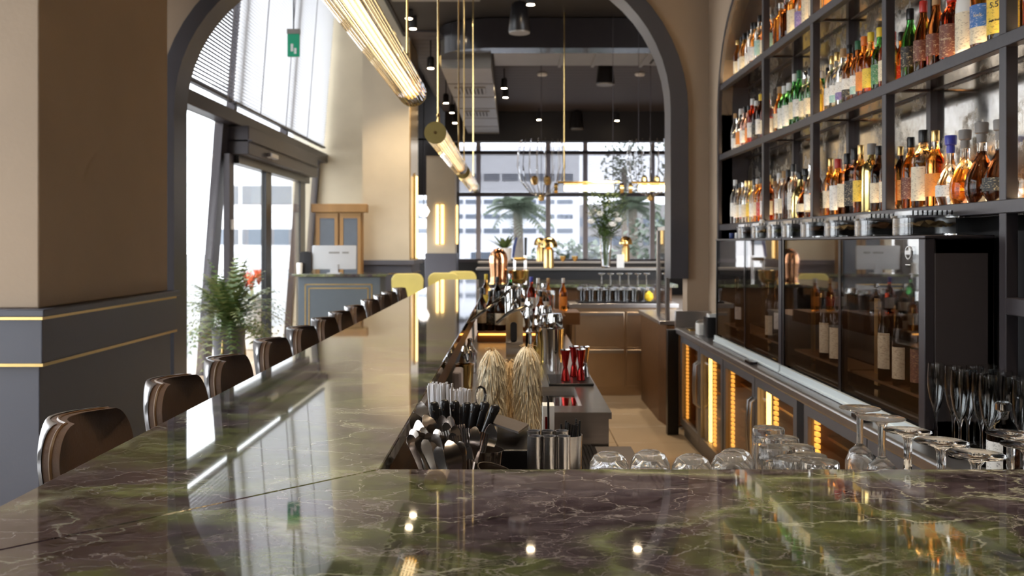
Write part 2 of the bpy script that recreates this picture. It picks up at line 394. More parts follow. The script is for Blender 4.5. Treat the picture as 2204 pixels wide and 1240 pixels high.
# black bulkhead with rounded corner, duct behind
mb = MB(); mb.prism([(5.2,14.0)] + [(5.2,14.4)] + [(-.2,14.4)] + arc(-.5,14.7,.3,-90,-180,6) + [(-.8,24.0),(-1.2,24.0)] + [(-1.2,14.9)] + arc(-.3,14.9,.9,180,270,8), 'z', 4.50, 4.95)
struct(mb.build('ceiling_bulkhead', M['blackgloss']), 'black bulkhead hanging under the dark ceiling')
dk = thing('air_duct', 'grey sheet metal air duct crossing behind the black bulkhead', 'air duct', (0,0,0))
B('duct_body', M['duct'], [(-.3,3.3,14.42,15.5,4.52,4.9)], dk)
for x in (.75,1.3,2.1): B('duct_joint', M['duct'], [(x,x+.05,14.40,15.52,4.49,4.9)], dk)
for k in range(9): B('vent_slat', M['blackmatt'], [(2.25+k*.09,2.28+k*.09,14.55,15.3,4.505,4.53)], dk)
dk = thing('air_duct', 'long grey air duct running along the ceiling with square vents', 'air duct', (0,0,0))
for k in range(6):
    B('duct_section', M['duct'], [(-1.15,-.35,14.9+1.5*k,16.3+1.5*k,4.36,4.62)], dk)
for k in (1,3):
    v = B('vent', M['duct'], [(-1.05,-.5,15.2+1.5*k,15.9+1.5*k,4.34,4.36)], dk)
    for q in range(7): B('vent_slat', M['blackmatt'], [(-1.0+.07*q,-.97+.07*q,15.25+1.5*k,15.85+1.5*k,4.335,4.345)], v)
dk = thing('ceiling_vent', 'square grey ceiling vent above the first pendant tube', 'vent', (0,0,0))
B('vent_frame', M['duct'], [(-1.65,-.45,11.5,12.7,4.86,4.95)], dk)
for q in range(9): B('vent_slat', M['blackmatt'], [(-1.5+.11*q,-1.45+.11*q,11.65,12.55,4.85,4.87)], dk)

# panelled column by the stools
col = thing('wall_column', '', 'column'); del col['category']; struct(col, 'brown plaster column with dark panelled base and brass lines')
B('column_shaft', M['plaster'], [(-3.4,-2.6,5.10,7.0,1.2,4.5)], col, bevel=.01)
B('panel_base', M['panel'], [(-3.415,-2.585,5.075,7.02,0,.895)], col, bevel=.006)
B('panel_band', M['panel'], [(-3.445,-2.555,5.045,7.05,.90,1.145)], col, bevel=.006)
B('ledge', M['panel'], [(-3.47,-2.53,5.01,7.08,1.16,1.20)], col, bevel=.006)
for z0,z1,e in ((.888,.905,.006),(1.142,1.162,.002)):
    B('brass_line', M['gold'], [(-3.445-e,-2.555+e,5.045-e,7.05+e,z0,z1)], col)
struct(B('wall_left', M['plaster_light'], [(-4.4,-4.1,-5,.2,0,4.5), (-4.4,-4.1,.2,7.8,4.1,4.5), (-4.4,-4.1,.2,7.8,0,.35), (-4.4,-3.75,7.6,7.8,0,6.3)]))
wn = struct(thing('window_1', '', 'window'), 'tall dark framed window beside the bar front'); del wn['category']
for y in (.24,1.7,3.2,4.7,6.2,7.56): B('mullion', M['frame'], [(-4.28,-4.18,y-.04,y+.04,.35,4.1)], wn)
B('transom', M['frame'], [(-4.28,-4.18,.2,7.6,2.9,3.0)], wn)
for a_,b_ in ((.28,1.66),(1.74,3.16),(3.24,4.66),(4.74,6.16),(6.24,7.52)): B('pane', M['pane'], [(-4.235,-4.225,a_,b_,.35,4.1)], wn)

# leaning street facade
def xf(z): return -3.40 + (z-3.05)*.075
def lean(mb, y0, y1, z0, z1, t0=-.03, t1=.03, m=0):
    v = []
    for z in (z0,z1):
        for y in (y0,y1):
            for t in (t0,t1): v.append((xf(z)+t, y, z))
    return mb.add(v, [(0,1,3,2),(4,6,7,5),(0,4,5,1),(2,3,7,6),(0,2,6,4),(1,5,7,3)], m)
wn = struct(thing('window_2', '', 'window'), 'leaning glazed street facade with a dark transom'); del wn['category']
mb = MB(); mb.box(-3.47,-3.28,7.8,16.6,2.97,3.13); mb.build('transom', M['frame'], wn, bevel=.01)
for y0,y1,z0,z1 in ((7.8,7.95,0,6.3),(10.92,11.16,0,3.0),(15.1,15.25,0,3.0),(16.3,16.5,0,3.0),(11.3,11.42,3.1,6.3),(13.9,14.02,3.1,6.3)):
    lean(MB(), y0,y1,z0,z1,-.10,.0).build('mullion', M['frame'], wn)
lean(MB(), 7.95,10.95,.02,2.97,-.02,-.01).build('pane', M['pane'], wn)
lean(MB(), 15.25,16.3,.02,2.97,-.02,-.01).build('pane', M['pane'], wn)
lean(MB(), 7.95,16.5,3.13,6.3,-.08,-.07).build('pane', M['pane'], wn)
# sliding entrance
dr = struct(thing('door_1', '', 'door'), 'sliding glass entrance with black posts and brown header'); del dr['category']
B('header', M['frame'], [(-3.50,-3.17,11.15,15.1,2.62,2.97)], dr, bevel=.01)
B('header_lip', M['frame'], [(-3.52,-3.13,11.15,15.1,2.78,2.80)], dr)
B('head_rail', M['black'], [(-3.44,-3.3,11.2,15.1,2.52,2.62)], dr)
for y0,y1,mm in ((10.98,11.16,'frame'),(12.62,12.9,'black'),(14.65,15.0,'black')):
    B('post', M[mm], [(-3.42,-3.35,y0,y1,0,2.62)], dr)
B('pane', M['pane'], [(-3.39,-3.38,11.16,12.62,.02,2.55)], dr)
B('pane', M['pane'], [(-3.37,-3.36,12.9,14.65,.02,2.55)], dr)
B('sensor', M['steel'], [(-3.17,-3.10,11.95,12.3,2.66,2.72)], dr, bevel=.01)
sw = B('wall_switch', M['white'], [(-3.35,-3.335,11.02,11.12,1.72,1.84)]); tag(sw, 'small white switch plate on the dark door post', 'switch'); 
def blind(name, y0, y1, z0, z1, tilt, cords, label, me=M['blind'], plane='x', pitch=.042, wd=.046):
    t = thing(name, label, 'blind')
    mb = MB(); n = int((z1-z0)/pitch)
    ca, sa = math.cos(tilt)*wd/2, math.sin(tilt)*wd/2
    for k in range(n):
        z = z0+k*pitch
        x = xf(z)+.06
        mb.add([(x-ca,y0,z-sa),(x,y0,z+.003),(x+ca,y0,z+sa),(x+ca,y1,z+sa),(x,y1,z+.003),(x-ca,y1,z-sa)], [(0,1,4,5),(1,2,3,4)])
    s = mb.build('slats', me, t, smooth=False); s['kind'] = 'stuff'
    lean(MB(), y0, y1, z0-.05, z0-.02, .03, .09).build('bottom_rail', M['frame'], t)
    for y in cords: lean(MB(), y-.012, y+.012, z0-.05, z1, .085, .092).build('cord', M['blinddark'], t)
    return t
blind('window_blind', 8.0, 11.0, 3.27, 6.2, .05, (10.75,10.93), 'open slatted blind beside the arch, slats lying flat', M['blindopen'])
blind('window_blind', 11.06, 16.35, 3.27, 6.2, .80, (12.15,13.5,14.9), 'wide closed white slatted blind above the entrance door')
# beige wall piers at the entrance end
struct(B('wall_entrance', M['plaster_light'], [(-3.9,-2.46,16.45,16.7,0,6.3)]))
pc = struct(thing('wall_pier', '', 'pier'), 'pale plaster pier with grey panelled base and gilded side'); del pc['category']
B('pier_shaft', M['plaster_light'], [(-2.47,-1.70,15.25,16.6,1.27,6.3)], pc)
B('panel_base', M['panel'], [(-2.6,-1.66,15.2,16.6,0,1.2)], pc, bevel=.006)
B('ledge', M['panel'], [(-2.6,-1.61,15.13,16.62,1.2,1.28)], pc, bevel=.006)
B('brass_line', M['gold'], [(-2.6,-1.655,15.193,16.6,1.05,1.065)], pc)
B('gilded_side', M['gold'], [(-1.70,-1.685,15.3,16.5,1.28,4.9)], pc)
sn = thing('wall_sconce', 'tall glowing wall light on the gilded side of the pier', 'wall light', (-1.66,15.9,2.0))
B('backplate', M['brass'], [(-.02,.0,-.06,.06,-.75,.75)], sn); B('glow_bar', M['sconce'], [(0,.03,-.02,.02,-.7,.7)], sn)
# far facade
wn = struct(thing('window_3', '', 'window'), 'wide far window with grey mullions and venetian blinds'); del wn['category']
B('sill', M['frame'], [(-3.9,5.2,27.9,28.2,.98,1.08)], wn)
for x in (-1.75,-1.04,1.06,2.18,4.2,5.0): B('mullion', M['mullion'], [(x-.07,x+.07,27.95,28.1,1.08,4.7)], wn)
for z in (3.02,4.28): B('transom', M['frame'], [(-1.8,5.2,27.9,28.15,z-.06,z+.05)], wn)
for x0,x1 in ((-1.68,-1.11),(-.97,.99),(1.13,2.11),(2.25,4.13),(4.27,4.93)): B('pane', M['panetint'], [(x0,x1,28.02,28.03,1.08,4.7)], wn)
struct(B('wall_far', M['blackmatt'], [(-3.9,5.2,27.95,28.2,0,1.0), (-3.9,5.2,27.95,28.2,4.65,6.4), (-1.62,-1.75,27.95,28.2,1,4.7), (-3.9,-1.75,27.95,28.2,3.0,4.7), (-3.9,-3.1,27.95,28.2,1,3)]))
for nm,x0,x1,lb in (('window_blind',-1.7,1.05,'grey venetian blind across the far window behind the pendant tubes'),('window_blind',1.07,5.0,'grey venetian blind across the far window behind the brass chandeliers')):
    t = thing(nm, lb, 'blind'); mb = MB()
    for k in range(24):
        z = 3.1+k*.048; mb.box(x0,x1,27.86,27.885,z,z+.028)
    s = mb.build('slats', M['blinddark'], t, smooth=False); s['kind'] = 'stuff'
    B('bottom_rail', M['frame'], [(x0,x1,27.85,27.90,3.04,3.075)], t)
struct(B('wall_left_back', M['plaster'], [(-3.9,-3.7,16.7,28.2,2.3,6.3), (-3.9,-3.7,16.7,28.2,0,.6)]))
struct(B('wall_back_right', M['plaster'], [(5.2,5.4,7.8,28.2,0,6.3)]))
pc = struct(thing('wall_pillar', '', 'pillar'), 'far plaster pillar with dark panelled base'); del pc['category']
B('pillar_shaft', M['plaster_light'], [(-2.42,-1.62,26.0,26.8,1.27,4.3)], pc)
B('panel_base', M['panel'], [(-2.46,-1.58,25.96,26.8,0,1.27)], pc, bevel=.01)
B('header', M['blackmatt'], [(-2.42,-1.60,25.95,26.8,4.0,4.3)], pc)
for x,lb in ((-2.04,'slim black wall light glowing on the far pillar front'),):
    sn = thing('wall_sconce', lb, 'wall light', (x,25.97,2.08))
    B('bar', M['black'], [(-.02,.02,-.07,-.04,-.56,.56)], sn)
    for s in (-1,1): B('glow_strip', M['sconce'], [(s*.06-.05,s*.06+.05,-.035,0,-.55,.55)], sn)
sn = thing('wall_sconce', 'slim black wall light glowing on the far pillar side', 'wall light', (-1.60,26.35,2.08))
B('bar', M['black'], [(.04,.07,-.02,.02,-.56,.56)], sn); B('glow_strip', M['sconce'], [(0,.035,-.06,.06,-.55,.55)], sn)

# ------------------------------------------------------------------ marble bar
BZ = 1.12; XL, XR = -.86, -.258; YI = 1.807
seam = .0012
YM = YI-(XR-XL)
ct = MB(); ct.prism([(XL,YM+seam),(XL,11.2),(XR,11.2),(XR,YI+seam)], 'z', BZ-.035, BZ)
b1 = ct.build('bar_countertop', M['marble'], bevel=.004, smooth=False); tag(b1, 'long green veined marble bar top in front of the leather stools', 'countertop')
ct = MB(); ct.prism([(XL,.35),(XL,YM-seam),(XR,YI-seam),(XR+seam,YI),(1.56,YI),(1.56,.35)], 'z', BZ-.035, BZ)
b2 = ct.build('bar_countertop', M['marble'], bevel=.004, smooth=False); tag(b2, 'nearest green marble bar top, meeting the long run at a mitred corner', 'countertop')
ct = MB(); ct.box(XR+.002,1.75,9.85,11.2,BZ-.035,BZ)
b3 = ct.build('bar_countertop', M['marble'], bevel=.004, smooth=False); tag(b3, 'far cross run of marble bar top behind the steel drawers', 'countertop')
t = thing('bar_panelling', 'dark panelled bar front below the long marble top', 'bar panelling')  # panels of the bar front and bases, without cupboards
B('apron', M['walnut'], [(XR-.025,XR-.004,YI+.02,9.8,BZ-.10,BZ-.036)], t)
B('front_panel', M['navy'], [(-.62,-.56,1.2,11.0,0,BZ-.036)], t); B('foot_rail', M['brass'], [(-.76,-.72,1.3,10.9,.2,.24)], t)
t = thing('bar_panelling', 'dark panelled base under the nearest marble bar top', 'bar panelling')
B('front_panel', M['navy'], [(-.5,1.5,.9,.96,0,BZ-.036)], t); B('back_panel', M['blackmatt'], [(-.5,1.5,1.62,1.66,0,BZ-.036)], t)
t = thing('bar_panelling', 'walnut panelled base under the far marble bar top', 'bar panelling')
B('back_panel', M['walnut'], [(-.2,1.7,9.95,10.0,0,BZ-.036)], t); B('front_panel', M['navy'], [(-.2,1.7,11.0,11.05,0,BZ-.036)], t)
# raised dividers behind
for Y,x0,x1,lb in ((11.45,-.42,1.78,'dark divider with pale ledge carrying the brass lamp and flower vase'),(15.4,-.55,2.45,'farther dark divider with pale ledge carrying the small brass lamp')):
    t = thing('divider_counter', lb, 'divider')
    B('body', M['blackmatt'], [(x0,x1,Y-.1,Y+.25,0,1.225)], t); B('ledge', M['duct'], [(x0-.03,x1+.03,Y-.13,Y+.28,1.225,1.255)], t, bevel=.005)

# ------------------------------------------------------------------ bar stools
def stool():
    t = thing('bar_stool', 'x', 'bar stool', group='leather bar stools along the marble bar')
    # local: +x faces the bar, backrest at x=-.0
    def half(v):      # half width of the back by height fraction
        if v < .72: return .172+.026*math.sin(v/.72*PI/2)
        k = (v-.72)/.28; return .198 - .098*(1-math.sqrt(max(0,1-k*k)))
    NR_, NC_ = 19, 15
    def sheet(off, grow=0):
        g = []
        for j in range(NR_):
            v = j/(NR_-1); v = 1-(1-v)**1.7; hw = half(v)+grow; row = []
            for i in range(NC_):
                u = -1+2*i/(NC_-1)
                row.append((.055*u*u - .05*v + off, u*hw, .80+v*(.343+grow)))
            g.append(row)
        return g
    def slab(o0, o1, grow):
        a, b = sheet(o0, grow), sheet(o1, grow); mb = MB(); nr, ncol = NR_, NC_
        vs = [p for r in a for p in r]+[p for r in b for p in r]; N = nr*ncol; fs = []
        for j in range(nr-1):
            for i in range(ncol-1):
                q = j*ncol+i; fs.append((q,q+1,q+ncol+1,q+ncol)); fs.append((N+q,N+q+ncol,N+q+ncol+1,N+q+1))
        for j in range(nr-1):
            for i in (0,ncol-1):
                q = j*ncol+i; fs.append((q,q+ncol,N+q+ncol,N+q))
        for i in range(ncol-1):
            for j in (0,nr-1):
                q = j*ncol+i; fs.append((q,q+1,N+q+1,N+q))
        return mb.add(vs, fs)
    o = slab(.006,.046,.0).build('backrest', M['leather'], t, angle=80)
    o.modifiers.new('b','BEVEL').width = .014; o.modifiers['b'].segments = 3
    s = slab(-.003,.005,.002).build('back_shell', M['shell'], t, angle=60); s['label'] = 'pale metal back shell'
    g = sheet(.024,-.001); ring = [g[j][0] for j in range(NR_)] + [g[NR_-1][i] for i in range(1,NC_)] + [g[j][NC_-1] for j in range(NR_-2,-1,-1)]
    MB().tube(ring, .0045, 6).build('piping', M['leatheredge'], t)
    MB().prism(rrect(.02,.43,-.21,.21,.09,5), 'z', .72,.80).build('seat', M['leather'], t, bevel=.02)
    for sx in (.06,.38):
        for sy in (-.17,.17):
            MB().tube([(sx,sy,.72),(sx+(.03 if sx>.2 else -.03),sy*1.15,0)], .011, 8).build('leg', M['black'], t)
    MB().tube([(.40,-.185,.25),(.40,.185,.25),(.04,.185,.25),(.04,-.185,.25),(.40,-.185,.25)], .009, 6).build('footrest', M['brass'], t)
    return t
st = stool()
near = [88,320,452,560,632,685,722,756,791,818,835,858]
for i, px in enumerate(near):
    Yn = 1.03*2000/(1104-px)
    loc = (-1.06, Yn+.215, 0)
    lb = f'brown leather bar stool with pale shell, {ORD[i]} along the bar from the camera' if i else 'brown leather bar stool with pale shell, nearest to the camera'
    if i == 0: st.location = loc; st['label'] = lb
    else: dup(st, loc, 0, lb)

# ------------------------------------------------------------------ tube pendants
def pendant(y0, y1, x, z, label, axis='y', rods=True, r=.075, top=4.95, tops=None):
    t = thing('tube_pendant', label, 'pendant lamp', (x,(y0+y1)/2,z) , 0 if axis == 'y' else PI/2, 'ribbed glass tube pendants')
    L = (y1-y0)/2
    def cyl(rad, a, b, seg=24):
        mb = MB(); mb.tube([(0,a,0),(0,b,0)], rad, seg); return mb
    cyl(r*.42, -L+.14, L-.14).build('lamp_core', M['lamp'], t)
    rm = MB().tube([(0,-L+.02,0),(0,L-.02,0)], r*.115, 8).mesh('glass_rod', M['crystal'])
    for k in range(26):
        a = 2*PI*k/26; link('glass_rod', rm, t, loc=(r*.9*math.cos(a),0,r*.9*math.sin(a)))
    for s in (-1,1):
        mb = MB(); mb.tube([(0,s*(L-.02),0),(0,s*L,0)], r*1.02, 28); c = mb.build('end_disc', M['discbrass'], t)
        MB().tube([(0,s*L,0),(0,s*(L+.012),0)], r*.14, 10).build('screw', M['brass'], c)
        MB().tube([(0,s*(L-.13),0),(0,s*(L-.15),0)], r*.62, 16).build('inner_collar', M['brass'], t)
    for k,s in enumerate((-1,1)):
        zt = (tops[k] if tops else top) - z
        MB().tube([(0,s*(L-.25),r*.95),(0,s*(L-.25),zt)], .007, 8).build('rod', M['brass'], t)
        MB().tube([(0,s*(L-.25),r*.9),(0,s*(L-.25),r*.95+.09)], .012, 8).build('rod_joint', M['brass'], t)
        MB().tube([(0,s*(L-.25),r+.09),(0,s*(L-.02),r*.95)], .004, 6).build('stay', M['brass'], t)
    return t
pendant(1.75,4.95,-.535,2.36,'largest ribbed glass tube pendant, nearest above the bar',tops=(4.5,4.5))
pendant(6.4,9.4,-.535,2.32,'ribbed glass tube pendant passing through the arch, middle of the row',tops=(4.5,4.95))
pendant(9.9,12.75,-.535,2.32,'smallest ribbed glass tube pendant, farthest in the row over the bar')
for x0,x1,lb in ((.66,1.58,'horizontal brass tube pendant before the far window, left one'),(1.76,2.66,'horizontal brass tube pendant partly cut by the arch frame')):
    t = thing('linear_pendant', lb, 'pendant lamp', ((x0+x1)/2,14.05-.3,2.37))
    L = (x1-x0)/2
    MB().tube([(-L+.1,0,0),(L-.1,0,0)], .045, 14).build('lamp_core', M['lamp'], t)
    MB().tube([(-L,0,0),(L,0,0)], .075, 18).build('glass_tube', M['pane'], t)
    MB().tube([(-L,0,.085),(L,0,.085)], .02, 8).build('brass_bar', M['brass'], t)
    for s in (-1,1): MB().tube([(s*L,0,0),(s*(L+.05),0,0)], .08, 14).build('end_cap', M['brass'], t)
    for s in (-1,1): MB().tube([(s*(L-.1),0,.1),(s*(L-.1),0,2.60)], .010 if s < 0 and x0 < 1 else .004, 6).build('rod', M['brass'] if s < 0 and x0 < 1 else M['frame'], t)
for px,lb in ((1165,'clear bowl chandelier with brass fittings, left of the linear lamps'),(1400,'clear bowl chandelier with brass fittings, beside the arch frame')):
    p = at(px, 425, 16.3); t = thing('bowl_chandelier', lb, 'chandelier', p)
    for k in range(18):
        a = 2*PI*k/18
        MB().tube([(math.cos(a)*R,math.sin(a)*R,h) for R,h in ((.02,0),(.2,.08),(.36,.28),(.42,.55),(.40,.85),(.36,1.0))], .006, 5).build('wire', M['glass'], t)
    MB().lathe([(0,-.07),(.05,-.05),(.06,0),(.04,.04),(0,.06)],12).build('finial', M['brass'], t)
    for dx in (-.12,.10): MB().lathe([(0,0),(.05,.03),(.06,.1),(.05,.16),(0,.18)],10,(dx,-.08,.2)).build('lamp_holder', M['brass'], t)
    MB().tube([(0,0,0),(0,0,4.93-p.z)],   .006, 6).build('stem', M['frame'], t)

# ------------------------------------------------------------------ ceiling spots, speakers
def spotlight(px, py, Y, label, energy=0, top=4.95, tilt=0):
    p = at(px,py,Y); t = thing('ceiling_spot', label, 'spotlight', p, group='black ceiling spotlights')
    mb = MB(); mb.lathe([(.055,.0),(.06,.02),(.06,.16),(.045,.19)],14); mb.build('can', M['blackmatt'], t)
    MB().lathe([(.05,-.004),(.05,.002)],14).build('lens', M['spot'], t)
    MB().tube([(0,0,.18),(0,0,top-p.z)], .012, 6).build('stem', M['blackmatt'], t)
    if energy: lamp('SPOT', 'spot_lamp', p-Vector((0,0,.03)), energy, (1,.80,.56), .05, spot=1.9)
    return t
S = [(1142,10,12,'bright spotlight on the black ceiling at the top centre',260),(1372,10,12,'spotlight on the black ceiling beside the arch curve',260),
     (889,62,14,'spotlight beside the big pendant, upper of the left row',240),(880,40,13.6,'spotlight just above the left row pair',0),(927,147,15.5,'spotlight left of the second pendant rod',160),
     (960,222,19,'spotlight beside the duct above the second pendant',0),(973,243,20.5,'small spotlight second down beside the duct',0),(979,265,22,'lowest small spotlight beside the duct',0),
     (1085,190,18,'spotlight right of the long duct, upper of two',160),(1088,210,19,'spotlight right of the long duct, lower of two',0),
     (1160,258,23.3,'small spotlight on the dark beam, left one',120),(1328,260,23.3,'small spotlight on the dark beam, right one',120)]
for px,py,Y,lb,e in S: spotlight(px,py,Y,lb,e, top=4.95 if Y<23 else 4.95)
FS = ((-.05,2.5,100,.75),(.95,2.4,150,.8),(.10,3.9,170,.8),(.05,6.3,150,.9),(.9,8.3,170,1.0),(-.40,1.3,60,1.0),(1.15,4.6,70,.9),(.75,1.0,60,1.0))  # spots out of view, added to brighten station, glassware and aisle
for k,(x,y,e,a) in enumerate(FS):
    zc = 4.32 if y < 7.6 else 4.80
    t = thing('ceiling_spot', f'unseen ceiling spotlight added over the bar station, {ORD[k]} of eight', 'spotlight', (x,y,zc), group='added front room spotlights')
    MB().lathe([(.055,0),(.06,.02),(.06,.18)],14).build('can', M['blackmatt'], t); MB().lathe([(.05,-.004),(.05,.002)],14).build('lens', M['spot'], t)
    lamp('SPOT', 'spot_lamp', (x,y,zc-.03), e, (1,.80,.56), .05, spot=a)
for px,py,Y,sc_,lb in ((1118,70,12.5,1,'black pendant loudspeaker near the top centre'),(1303,182,17,1.15,'black pendant loudspeaker over the far tables'),(1242,278,23.6,1.15,'black pendant loudspeaker on the dark beam')):
    p = at(px,py,Y); t = thing('ceiling_speaker', lb, 'loudspeaker', p)
    MB().lathe([(.14*sc_,0),(.15*sc_,.02),(.115*sc_,.36*sc_),(.09*sc_,.40*sc_)],20).build('body', M['black'], t)
    MB().lathe([(.14*sc_,-.012),(.145*sc_,.004)],20).build('grille', M['duct'], t)
    MB().tube([(0,0,.39*sc_),(0,0,max(.45,4.95-p.z))], .012, 6).build('stem', M['black'], t)
for px,py,Y,lb in ((1167,188,18.5,'pale round ceiling detector left of the wire'),(1377,190,18.5,'pale round ceiling detector near the arch'),(1176,141,16,'pale ceiling detector under the duct')):
    p = at(px,py,Y); p.z = 4.93; tag(MB().lathe([(.09,-.04),(.10,-.02),(.10,0)],14,tuple(p)).build('smoke_detector', M['paper']), lb, 'detector')
es = thing('exit_sign', 'green emergency exit sign hanging before the blinds', 'sign', at(632,122,11.2))
B('sign_panel', M['greensign'], [(-.07,.07,-.02,.02,0,.27)], es); B('housing', M['duct'], [(-.075,.075,-.03,.03,.27,.33)], es)
B('figure', M['white'], [(-.03,.0,-.024,-.019,.06,.15),(.01,.04,-.024,-.019,.03,.10)], es); MB().tube([(0,0,.33),(0,0,2.48)], .008, 6).build('rod', M['blackmatt'], es)
# ------------------------------------------------------------------ bottle wall
SX, SB = 1.60, 1.80             # shelf front, mirror
LV = [1.70, 2.235, 2.765]
POST = [2.04, 3.0, 3.96, 4.92, 5.88]
t = thing('bottle_shelf', 'dark steel shelving with lit shelves and antique mirror back', 'shelving')
for y in POST:
    B('front_post', M['frame'], [(SX-.02,SX+.02,y-.022,y+.022,.9 if y == 2.04 else (.9 if y < 3.1 else 1.66),NZ-.02)], t, bevel=.003)
    B('back_post', M['frame'], [(SB-.03,SB,y-.02,y+.02,1.66,NZ-.02)], t)
def yend(z): return NY-.002 if z < NZ-NR else NY-NR+math.sqrt(max(0,NR**2-(z-NZ+NR)**2))-.01
M['shelfglass'] = mat('bronze_mirror_shelf', (.50,.38,.26), .08, 1, var=.1, vs=4)
for z in LV:
    e = yend(z)
    B('front_rail', M['frame'], [(SX-.022,SX+.018,2.06,e,z-.045,z)], t, bevel=.003)
    B('back_rail', M['frame'], [(SB-.02,SB,2.06,e,z-.03,z)], t)
    for a,b in zip(POST, POST[1:]+[e]):
        s = B('shelf_board', M['shelfglass'], [(SX+.018,SB-.02,a+.02,b-.02,z-.026,z-.010)], t)
        B('light_panel', M['led'], [(SX+.022,SX+.062,a+.03,b-.03,z-.010,z-.004)], s)
    for y in POST: B('cross_bar', M['frame'], [(SX,SB,y-.012,y+.012,z-.032,z-.026)], t)
B('front_rail', M['frame'], [(SX-.022,SX+.018,2.06,2.98,1.33,1.385)], t, bevel=.003)
B('shelf_board', M['frame'], [(SX+.018,SB,2.06,2.98,1.36,1.38)], t)
for a,b in zip(POST, POST[1:]+[NY]):
    poly = [(a+.02,1.66),(b-.02,1.66)]
    if b == NY: poly = [(a+.02,1.66),(NY,1.66)] + [(y,z) for y,z in arc(NY-NR,NZ-NR,NR-.005,0,75,8)] + [(a+.02,NZ-.01)]
    else: poly += [(b-.02,NZ-.01),(a+.02,NZ-.01)]
    MB().prism(poly, 'x', SB, SB+.012).build('mirror_panel', M['mirror'], t, smooth=False)

G = {}
def gm(k, col, ior=1.36): G[k] = mat('bottle_'+k, col, .0, 0, 1, ior)
gm('amber',(.90,.36,.06)); gm('dark',(.10,.045,.025)); gm('clear',(.96,.96,.95)); gm('green',(.10,.42,.12)); gm('brown',(.42,.13,.03))
gm('gold',(.92,.66,.18)); gm('orange',(.95,.30,.04)); gm('honey',(.95,.52,.14)); gm('red',(.60,.06,.02)); gm('pink',(.93,.55,.48)); gm('teal',(.55,.85,.80))
G['goldmetal'] = mat('gold_bottle_metal',(.80,.62,.25),.16,1); G['white'] = mat('white_ceramic',(.80,.78,.74),.25)
LB = {k: label_mat('label_'+k, c, i) for k,c,i in (('cream',(.78,.68,.50),(.20,.12,.06)),('white',(.82,.80,.76),(.12,.10,.10)),('black',(.02,.018,.018),(.60,.50,.30)),
    ('yellow',(.85,.58,.06),(.25,.12,.02)),('orange',(.80,.28,.04),(.5,.1,.02)),('brown',(.16,.05,.03),(.65,.45,.25)),('blue',(.05,.16,.45),(.7,.7,.8)),('purple',(.20,.14,.38),(.7,.7,.7)),
    ('teal',(.30,.52,.50),(.8,.8,.75)),('red',(.50,.04,.03),(.8,.7,.5)),('green',(.05,.20,.08),(.7,.7,.5)))}
CAP = {'black':M['black'],'gold':M['gold'],'white':M['white'],'red':mat('red_cap',(.50,.03,.02),.35),'blue':mat('blue_cap',(.05,.06,.42),.35),'grey':mat('grey_cap',(.25,.23,.22),.5),
       'orange':mat('orange_cap',(.75,.20,.03),.4),'yellow':mat('yellow_cap',(.80,.58,.05),.4),'cork':mat('cork',(.45,.28,.14),.8),'glass':M['glass'],'silver':M['chrome'],'green':mat('green_cap',(.02,.12,.05),.4)}
# shape: (profile r,z ; squareness per ring or None ; label z0,z1 ; cap r, z0, z1)
SH = {
 'round': ([(.030,0),(.036,.003),(.038,.010),(.038,.165),(.035,.188),(.022,.215),(.0145,.232),(.0138,.280)], None, .045,.135, .0155,.262,.305),
 'tall':  ([(.028,0),(.034,.003),(.0355,.01),(.0355,.20),(.032,.222),(.019,.246),(.0138,.262),(.0132,.318)], None, .06,.16, .0148,.285,.33),
 'slim':  ([(.024,0),(.029,.003),(.030,.01),(.030,.175),(.026,.20),(.015,.225),(.012,.24),(.012,.29)], None, .05,.14, .0135,.265,.30),
 'square':([(.030,0),(.036,.003),(.038,.008),(.038,.180),(.034,.200),(.018,.215),(.0145,.224),(.0145,.26)], 5, .04,.15, .0175,.245,.295),
 'squat': ([(.040,0),(.046,.004),(.048,.012),(.047,.115),(.040,.145),(.022,.168),(.016,.18),(.0155,.225)], None, .03,.10, .0185,.21,.25),
 'bulb':  ([(.030,0),(.044,.006),(.054,.035),(.056,.065),(.050,.100),(.034,.135),(.019,.165),(.0155,.185),(.0155,.235)], None, .04,.085, .021,.215,.285),
 'tri':   ([(.032,0),(.038,.003),(.040,.01),(.039,.145),(.034,.185),(.020,.225),(.0145,.245),(.014,.285)], 'tri', .06,.145, .016,.262,.308),
 'stout': ([(.032,0),(.040,.003),(.042,.01),(.042,.17),(.039,.195),(.024,.215),(.016,.228),(.0155,.262)], None, .03,.155, .018,.245,.292),
}
_bc = {}
def modf(sq, prof):
    if sq is None: return None
    def f(a, j, i):
        r, z = prof[j]
        if r < .021: return 1
        if sq == 'tri': return 1+.07*math.cos(3*(a-PI))
        c, s = abs(math.cos(a)), abs(math.sin(a)); return 1/((c**sq+s**sq)**(1/sq))
    return f
